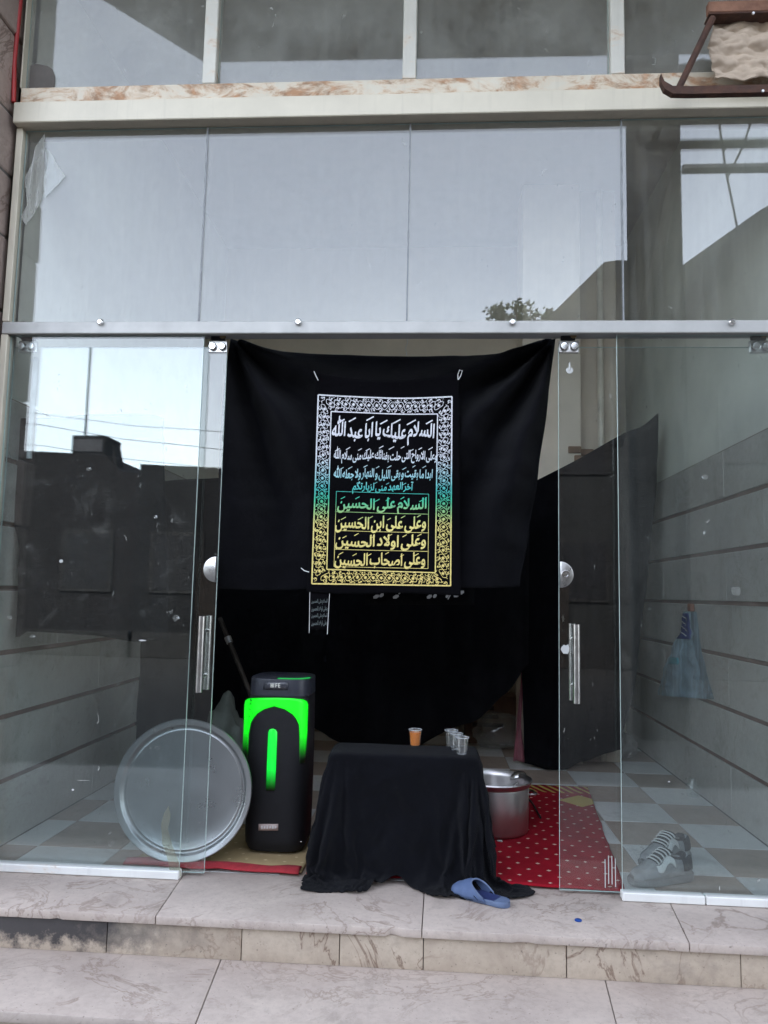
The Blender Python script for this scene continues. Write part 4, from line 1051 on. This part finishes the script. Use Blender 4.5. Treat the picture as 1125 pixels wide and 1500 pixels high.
# ------------------------------------------------------------------ sneakers
S_GREY = mat('sneaker_grey', (.27, .275, .28), .8, scale=25, var=.35, bmp=.3, bscale=200); S_DARK = mat('sneaker_black', (.012, .012, .015), .8, scale=25, bmp=.3); S_SOLE = mat('sneaker_sole', (.17, .175, .175), .6, scale=15, var=.25); S_WHT = mat('sneaker_lace', (.70, .70, .68), .8)
def sneaker(toe_px, heel_px, label, mirror=1, z=.001):
    toe, heel = pix(*toe_px, 'z', .02), pix(*heel_px, 'z', .02); c = (toe + heel) / 2; d = heel - toe; L = .30; a = math.atan2(d.y, d.x)
    t0 = thing('sneaker', label, 'shoe', (c.x, c.y, 0), 'pair of sneakers behind the right pane')
    Mx = Matrix.Translation((c.x, c.y, z)) @ Matrix.Rotation(a, 4, 'Z')
    wd = lambda t_: interp(t_, [(0, .018), (.05, .034), (.15, .046), (.32, .054), (.5, .046), (.7, .041), (.9, .043), (.97, .034), (1, .022)])
    ht = lambda t_: interp(t_, [(0, .045), (.08, .058), (.22, .070), (.38, .094), (.5, .118), (.58, .122), (.7, .108), (.85, .104), (.94, .118), (1, .112)])
    n = 22
    def body(t_, q, grow=0):
        w, h = wd(t_) + grow, ht(t_) + grow; zb = .022
        s_, c_ = math.sin(q), math.cos(q)
        return Mx @ Vector(((t_ - .5) * L, w * math.copysign(abs(s_) ** .7, s_), zb + (h - zb) * max(0, c_) ** .55))
    bm = bmesh.new(); grid(bm, lambda u, v: body(v, (u - .5) * math.pi), 22, 30); b0 = fin('upper', bm, S_GREY, t0, True, .004)
    # chunky sole with a wavy side
    rings = []
    for z_, g in ((.001, -.004), (.006, .003), (.022, .007), (.030, .006), (.034, .001)):
        r = []
        for s_, rg in ((1, range(n + 1)), (-1, range(n, -1, -1))):
            for k in rg:
                t_ = k / n; r.append(Mx @ Vector(((t_ - .5) * (L + .012), s_ * (wd(t_) + g), z_ + (.012 * max(0, t_ - .45) if z_ > .01 else 0) + (.016 * max(0, .15 - t_) if z_ < .02 else 0))))
        rings.append(r)
    bm = bmesh.new(); loft(bm, rings); fin('sole', bm, S_SOLE, t0, autosmooth=35)
    # collar opening, tongue, laces, overlays
    bm = bmesh.new()
    def col_(u, v):
        q = 2 * math.pi * u; r_ = 1 - .97 * v
        x = .76 + .165 * math.cos(q) * r_; y = math.sin(q) * .72 * r_
        p = body(min(.99, x), y * math.pi / 2 * .55, .004); return p - Vector((0, 0, .006 * v))
    grid(bm, col_, 32, 5); fin('collar', bm, S_DARK, t0, True, .003)
    bm = bmesh.new(); grid(bm, lambda u, v: body(.36 + .26 * v, (u - .5) * .95, .006 + .018 * v * v), 8, 10); fin('tongue', bm, S_DARK, t0, True, .004)
    for k in range(5):
        t_ = .36 + k * .05; bm = bmesh.new(); tube(bm, [body(t_ + .012 * math.cos(q), q * .62, .011 + .014 * ((t_ - .36) / .26) ** 2) for q in [-1 + .2 * j for j in range(11)]], .0035, 6); fin('lace', bm, S_WHT, t0, True)
    for s_ in (-1, 1):
        bm = bmesh.new(); grid(bm, lambda u, v: body(.33 + .33 * u, s_ * (.62 + .55 * v + .14 * math.sin(u * 7)), .005), 14, 6); fin('eyestay', bm, S_WHT if s_ == mirror else S_GREY, t0, True, .003)
        bm = bmesh.new(); grid(bm, lambda u, v: body(.80 + .19 * u, s_ * (.5 + .9 * v), .005), 8, 8); fin('heel_panel', bm, S_DARK, t0, True, .003)
        bm = bmesh.new(); grid(bm, lambda u, v: body(.10 + .5 * u, s_ * (1.15 + .32 * v - .28 * math.sin(u * 6) * (1 - v)), .0048), 16, 5); fin('side_overlay', bm, mat('sneaker_silver', (.24, .25, .26), .55), t0, True, .003)
sneaker((922, 1291), (1012, 1281), 'grey sneaker with white laces nearest the right pane', -1)
sneaker((936, 1268), (1010, 1250), 'grey sneaker half hidden behind its nearer twin', -1)

# ------------------------------------------------------------------ bag on the right wall, things at the back
hk = pix(1011, 890, 'x', XR - .02)
bg_ = thing('plastic_bag', 'thin clear plastic bag with a blue striped top hung on the right wall', 'bag', (XR - .05, hk.y, hk.z - .5))
FILM = glass('bag_film', .06, 1.2, tint=(.75, .85, .9), specks=.1, dcol=(.40, .52, .60)); BSTR = mat('blue_bag_print', (.02, .04, .22), .5); 
bp = lambda px_, py_: pix(px_, py_, 'x', XR - .03)
def bagf(u, v):
    py_ = 896 + (1030 - 896) * v
    l = interp(v, [(0, 1006), (.25, 1003), (.4, 990), (.7, 976), (1, 968)]); r_ = interp(v, [(0, 1015), (.25, 1019), (.4, 1021), (.7, 1030), (1, 1040)])
    py_ += v * (u * 6 - 12)
    p = bp(l + (r_ - l) * u, py_); p.x -= .02 + .05 * math.sin(math.pi * u) * min(1, v * 2) + .015 * fb(u * 6, v * 7, 3); return p
def bagb(u, v):
    p = bagf(u, v); p.x = XR - .006 - .006 * abs(fb(u * 5, v * 5, 1)); return p
bm = bmesh.new(); grid(bm, bagf, 24, 40); grid(bm, bagb, 6, 10); fin('bag_film', bm, FILM, bg_, True)
bm = bmesh.new(); grid(bm, lambda u, v: bagf(.05 + .9 * u, .02 + .30 * v) + Vector((-.003, 0, 0)), 10, 14); fin('printed_neck', bm, BSTR, bg_, True, .001)
for k in range(4):
    bm = bmesh.new(); grid(bm, lambda u, v: bagf(.05 + .7 * u, .05 + .06 * k + .05 * u * u + .010 * v) + Vector((-.0055, 0, 0)), 8, 1); fin('print_stripe', bm, S_WHT, bg_, True, .0008)
bm = bmesh.new(); grid(bm, lambda u, v: bagf(.25 + .38 * u, .54 + .08 * v) + Vector((-.003, 0, 0)), 8, 3); fin('print_patch', bm, mat('cyan_print', (.12, .42, .50), .5), bg_, True, .001)
bm = bmesh.new(); box(bm, XR - .03, XR - .001, hk.y - .03, hk.y + .03, hk.z - .025, hk.z + .025, .004); fin('wall_hook', bm, mat('brick_red_hook', (.35, .12, .07), .7), bg_)
pj = pix(1019, 1168, 'x', XR - .04); pj.z = max(pj.z, .12)
bm = bmesh.new(); lathe(bm, [(0, .002), (.035, 0), (.038, .02), (.038, .07), (.022, .09), (.022, .11), (0, .11)], 20, Matrix.Translation((XR - .06, pj.y, .001))); tag(fin('glass_jar', bm, glass('jar_glass', .06, .3), autosmooth=40), 'small cloudy jar on the floor against the right wall', 'jar')
def sack(name, cpx, w, h, d, y, m, label, cat='sack', seed=0, z0=.002):
    c = pix(*cpx, 'y', y); bm = bmesh.new(); bmesh.ops.create_icosphere(bm, subdivisions=4, radius=1)
    for v in bm.verts:
        n_ = 1 + .22 * fb(v.co.x * 1.6 + seed, v.co.y * 1.6, v.co.z * 1.6) + .08 * fb(v.co.x * 5, v.co.y * 5 + seed, v.co.z * 5)
        q = v.co * n_; zz_ = max(q.z, -.75)
        v.co = Vector((c.x + q.x * w / 2, y + q.y * d / 2, z0 + (zz_ + .75) / 1.75 * h))
    return tag(fin(name, bm, m, None, True), label, cat)
SACKM = mat('sack_weave', (.24, .22, .20), .85, scale=9, var=.35, bmp=.5, bscale=60); GREENS = mat('green_grey_sack', (.11, .12, .105), .85, scale=9, var=.3, bmp=.4)
sack('sack', (332, 1040), .26, .62, .25, .95, GREENS, 'dark green grey sack standing behind the left door edge', seed=1)
sack('sack', (324, 1075), .22, .36, .22, .68, SACKM, 'pale lumpy sack on the floor left of the speaker', seed=5)
sack('bag', (738, 1092), .5, .28, .3, 3.2, glass('clear_bag', .06, .35), 'clear plastic bundle on the floor far behind the table', 'bag', 9)
sack('bag', (905, 1090), .28, .20, .25, 2.95, SACKM, 'small brown bundle on the floor against the right wall', 'bag', 13)
a, b_ = pix(322, 905, 'y', 1.15), pix(361, 1002, 'y', 1.05); bm = bmesh.new()
bb = a + (b_ - a) * 2.6; e_ = a + (b_ - a) * ((a.z - .02) / (a.z - b_.z)); tube(bm, [a, e_], .014, 8)
st = tag(fin('wooden_stick', bm, mat('dark_stick', (.035, .026, .02), .8), autosmooth=50), 'thin wooden stick leaning in the dark left of the speaker', 'stick')
bm = bmesh.new(); j_ = a.lerp(e_, .12); tube(bm, [j_ - (e_ - a).normalized() * .02, j_ + (e_ - a).normalized() * .02], .02, 10); fin('ferrule', bm, STEEL, st)
y_ = 3.45; c = pix(718, 1062, 'y', y_); cb = thing('cardboard_carton', 'brown printed carton far back on the shop floor', 'carton', (c.x, y_, 0))
CART = mat('carton_brown', (.22, .13, .09), .85, scale=6, var=.25)
bm = bmesh.new(); box(bm, c.x - .22, c.x + .22, y_ - .15, y_ + .15, .002, .40, .004); fin('carton_body', bm, CART, cb)
for k in range(3):
    bm = bmesh.new(); box(bm, c.x - .16, c.x + .10 - k * .04, y_ - .153, y_ - .1505, .14 + k * .07, .175 + k * .07); fin('printed_bar', bm, mat('carton_print', (.06, .03, .03), .8), cb)
PINK = cloth_mat('pink_cloth', (.50, .16, .20), .2)
def pinkf(u, v):
    px_ = interp(v, [(0, 764), (.6, 757), (1, 752)]) + u * interp(v, [(0, 3), (.6, 6), (1, 17)]); py_ = 985 + v * 130
    p = pix(px_, py_, 'y', 2.52); p.y += .02 * math.sin(u * 6); p.z = max(p.z, .004); return p
bm = bmesh.new(); grid(bm, pinkf, 8, 24); tag(fin('pink_cloth', bm, PINK, None, True, .003), 'narrow pink cloth hanging at the left edge of the right curtain', 'cloth')
p = pix(46, 600, 'y', .12); bm = bmesh.new(); tube(bm, [(p.x, .13, 2.36), (p.x, .13, 1.86)], .013, 12)
tag(fin('white_conduit', bm, mat('white_pipe', (.70, .70, .70), .5), autosmooth=50), 'white conduit pipe running down behind the left glass', 'pipe')
bm = bmesh.new(); p = pix(847, 1349, 'z', 0); lathe(bm, [(0, .006), (.011, .006), (.014, .004), (.014, .0005), (0, .0005)], 20, Matrix.Translation((p.x, p.y, .0005))); tag(fin('bottle_cap', bm, mat('blue_cap', (.01, .06, .28), .4), autosmooth=40), 'small blue bottle cap on the marble step', 'cap')

# ------------------------------------------------------------------ rusty sign bracket, upper right
YS = -.20
fp = lambda x, y, d=YS: pix(x, y, 'y', d)
br = thing('sign_bracket', 'rusty steel sign bracket with torn board jutting from the wall at upper right', 'bracket', tuple(fp(1125, 130)))
xr = 2.1
def bar(name, pts, w, m):
    bm = bmesh.new(); tube(bm, pts, w, 4); fin(name, bm, m, br)
A1, A2 = fp(1036, 14), fp(1125, 10); d = (A2 - A1); A3 = A1 + d * ((xr - A1.x) / d.x)
bm = bmesh.new(); box(bm, A1.x, xr, YS - .018, YS + .018, A1.z - .026, A1.z + .026, .003); fin('angle_bar', bm, RUST_L, br)
bm = bmesh.new(); box(bm, A1.x + .002, xr, YS - .016, YS + .05, A1.z - .034, A1.z - .027, .001); fin('angle_flange', bm, RUST, br)
B0 = [fp(967, 116), fp(972, 127), fp(984, 134), fp(1010, 134.5), fp(1125, 132)]; dd = B0[-1] - B0[-2]; B0.append(B0[-1] + dd * ((xr - B0[-1].x) / dd.x))
bm = bmesh.new()
prevq = None
for p in B0:
    cur = [bm.verts.new(p + Vector((0, yy, zz_))) for yy, zz_ in ((-.016, -.020), (.016, -.020), (.016, .016), (-.016, .016))]
    if prevq:
        for k in range(4): bm.faces.new((prevq[k], prevq[(k + 1) % 4], cur[(k + 1) % 4], cur[k]))
    else: bm.faces.new(cur)
    prevq = cur
bm.faces.new(prevq[::-1]); fin('curled_bar', bm, RUST, br)
bm = bmesh.new(); tube(bm, [fp(1044, 26), fp(994, 130)], .015, 6); fin('diagonal_strut', bm, RUST, br)
for x_, y_ in ((1103, 20), (1117, 134)):
    bm = bmesh.new(); p = fp(x_, y_, YS - .019); lathe(bm, [(0, .006), (.006, .006), (.007, 0)], 6, Matrix.Translation(p) @ Matrix.Rotation(R(90), 4, 'X')); fin('bolt', bm, STEEL, br)
def board(u, v):
    px_ = interp(v, [(0, 1048), (.5, 1036), (1, 1046)]) + u * (1330 - 1040); py_ = 22 + v * 96
    p = fp(px_, py_, YS + .06); n_ = fb(p.x * 9, p.z * 11, 2, 6)
    p.y += .014 * n_ + .028 * noise.ridged_multi_fractal(Vector((p.x * 4, 7, p.z * 9)), .8, 2.1, 5, 1.0, 2.0) - .05 ; p.z += .012 * fb(p.x * 12, 3, p.z * 5); return p
bm = bmesh.new(); grid(bm, board, 110, 60); fin('torn_board', bm, CARD, br, True, .006)
for z_ in (A1.z, B0[-1].z):
    bm = bmesh.new(); box(bm, xr - .04, xr, YS + .019, -.155, z_ - .015, z_ + .015); fin('wall_arm', bm, RUST, br)

# ------------------------------------------------------------------ across the street (seen mirrored in the glass)
def vp(px_, py_, D): p = pix(px_, py_, 'y', D); return Vector((p.x, -D, p.z))
WIN = mat('house_window', (.022, .022, .024), .6, bmp=0, spec=.1); DOORM = mat('house_door', (.04, .034, .03), .8, spec=.05); TRIM = mat('house_trim', (.036, .035, .035), .85, spec=.04)
def house(label, prof, D, depth, m, nwin=3, zwin=1.2):
    pts = [vp(x, y, D) for x, y in prof]
    x0, x1 = pts[0].x, pts[-1].x; zg_ = -.335
    h = thing('street_house', label, 'house', ((x0 + x1) / 2, -D, zg_), 'houses across the street')
    bm = bmesh.new(); prism(bm, [(p.x, p.z) for p in pts] + [(x1, zg_), (x0, zg_)], -D - depth, -D, 'y'); w = fin('wall', bm, m, h)
    zt = min(p.z for p in pts); wx = (x1 - x0)
    bm = bmesh.new(); box(bm, x0 - .05, x1 + .05, -D + .001, -D + .06, zg_ + .01, .25); fin('plinth', bm, TRIM, h)
    for k in range(nwin):
        c_ = x0 + wx * (k + .5) / nwin
        for fl_ in range(max(1, int((zt - 1.6) // 2.9))):
            z = zwin + fl_ * 2.9
            bm = bmesh.new(); box(bm, c_ - .62, c_ + .62, -D + .001, -D + .05, z - .06, z + 1.36, .004); f_ = fin('window', bm, TRIM, h)
            bm = bmesh.new(); box(bm, c_ - .53, c_ - .02, -D + .051, -D + .06, z + .02, z + 1.28); fin('pane', bm, WIN, f_)
            bm = bmesh.new(); box(bm, c_ + .02, c_ + .53, -D + .051, -D + .06, z + .02, z + 1.28); fin('pane', bm, WIN, f_)
    dx = x0 + wx / nwin
    bm = bmesh.new(); box(bm, dx - .5, dx + .5, -D + .061, -D + .10, zg_ + .01, 1.85, .004); dd_ = fin('door', bm, DOORM, h)
    bm = bmesh.new(); box(bm, dx + .34, dx + .38, -D + .101, -D + .13, .7, .85); fin('handle', bm, STEEL, dd_)
    return h
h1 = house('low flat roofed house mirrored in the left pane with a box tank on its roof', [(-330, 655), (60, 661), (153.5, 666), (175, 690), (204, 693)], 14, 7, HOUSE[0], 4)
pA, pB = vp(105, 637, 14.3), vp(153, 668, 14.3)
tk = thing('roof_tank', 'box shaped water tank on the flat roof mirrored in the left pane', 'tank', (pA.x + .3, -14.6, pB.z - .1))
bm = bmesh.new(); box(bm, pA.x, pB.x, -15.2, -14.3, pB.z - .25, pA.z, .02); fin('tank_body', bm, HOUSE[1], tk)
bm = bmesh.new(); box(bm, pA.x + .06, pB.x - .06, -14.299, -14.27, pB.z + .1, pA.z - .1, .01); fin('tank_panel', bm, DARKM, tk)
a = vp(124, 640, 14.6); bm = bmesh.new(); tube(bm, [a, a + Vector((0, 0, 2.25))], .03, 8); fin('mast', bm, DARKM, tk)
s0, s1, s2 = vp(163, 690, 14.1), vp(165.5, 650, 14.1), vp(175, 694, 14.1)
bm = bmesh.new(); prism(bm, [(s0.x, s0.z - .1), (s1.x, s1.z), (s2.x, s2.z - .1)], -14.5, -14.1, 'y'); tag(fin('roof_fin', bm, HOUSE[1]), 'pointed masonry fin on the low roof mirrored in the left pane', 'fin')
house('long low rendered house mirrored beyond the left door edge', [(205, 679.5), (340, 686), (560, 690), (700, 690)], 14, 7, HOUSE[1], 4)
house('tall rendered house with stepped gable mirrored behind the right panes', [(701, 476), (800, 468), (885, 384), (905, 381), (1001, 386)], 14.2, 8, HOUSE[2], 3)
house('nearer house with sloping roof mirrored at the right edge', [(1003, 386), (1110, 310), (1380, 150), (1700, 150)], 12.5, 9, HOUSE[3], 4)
pc_ = vp(966, 400, 5.6); 
pole = thing('concrete_pillar', 'broad concrete pillar across the pavement mirrored in the right transom pane', 'pillar', (pc_.x, -5.6, -.335))
wp = (vp(1001, 300, 5.6).x - vp(931, 300, 5.6).x) / 2
bm = bmesh.new(); box(bm, pc_.x - wp, pc_.x + wp, -6.0, -5.6, -.335, 9.5, .02); fin('shaft', bm, HOUSE[2], pole)
bm = bmesh.new(); a, b_ = vp(1000, 248, 5.8), vp(1135, 246, 5.8); tube(bm, [a, a + (b_ - a) * 2.5], .06, 6); fin('cross_arm', bm, DARKM, pole)
bm = bmesh.new(); a, b_ = vp(985, 275, 5.5), vp(943, 470, 5.5); tube(bm, [a, b_, b_ + (b_ - a) * .9], .075, 8); fin('brace', bm, TRIM, pole)
def wire(pts, D, label, r_=.018):
    bm = bmesh.new(); P = [vp(x, y, D) for x, y in pts]; tube(bm, P, r_, 5); tag(fin('overhead_wire', bm, DARKM), label, 'wire', 'overhead wires across the street')
wire([(-900, 560), (60, 622), (180, 643), (340, 659), (700, 690), (1500, 700)], 12, 'upper overhead wire mirrored above the left roofs', .007)
wire([(-900, 540), (60, 606), (200, 624), (340, 632), (700, 640), (1500, 600)], 11.5, 'middle overhead wire mirrored in the left pane', .006)
wire([(-900, 640), (60, 652), (175, 671), (290, 683), (700, 700)], 12.5, 'lowest overhead wire mirrored just over the roofs', .006)
wire([(1052, 172), (1063, 250), (1080, 335)], 9, 'slanting wire mirrored right of the concrete pillar', .02)
wire([(1110, 150), (1088, 215), (1066, 260)], 9, 'crossing wire mirrored near the right edge', .02)
# tree above the roofs
def tree(px_, py_, D, rx, rz, label):
    c = vp(px_, py_, D); tr = thing('street_tree', label, 'tree', (c.x, -D, -.335))
    bm = bmesh.new(); tube(bm, [(c.x, -D, -.335), (c.x + .1, -D, c.z * .5), (c.x, -D, c.z - rz * .3)], [.16, .12, .07], 8)
    for k in range(7):
        a = k * .9; tube(bm, [(c.x + .05, -D, c.z * .75), (c.x + rx * .6 * math.cos(a), -D + rx * .6 * math.sin(a), c.z + rz * .3 * math.sin(a * 2))], [.06, .02], 6)
    fin('trunk', bm, WOOD, tr)
    bm = bmesh.new(); rn = random.Random(11)
    cl = [(rn.gauss(0, .6), rn.gauss(0, .5), rn.gauss(0, .5)) for _ in range(17)]
    for k in range(800):
        q = rn.choice(cl); p = Vector((c.x + rx * (q[0] + rn.gauss(0, .2)), -D + rx * (q[1] + rn.gauss(0, .2)), c.z + rz * (q[2] + rn.gauss(0, .2))))
        a = Vector((rn.gauss(0, 1), rn.gauss(0, 1), rn.gauss(0, 1))).normalized() * .07; b_ = a.orthogonal().normalized() * .04
        bm.faces.new([bm.verts.new(p + o_) for o_ in (a, b_, -a, -b_)])
    fin('crown', bm, mat('leaf', (.05, .075, .03), .7, scale=3, var=.4), tr)
tree(760, 466, 17, .75, .36, 'small leafy tree mirrored over the roof in the transom glass')
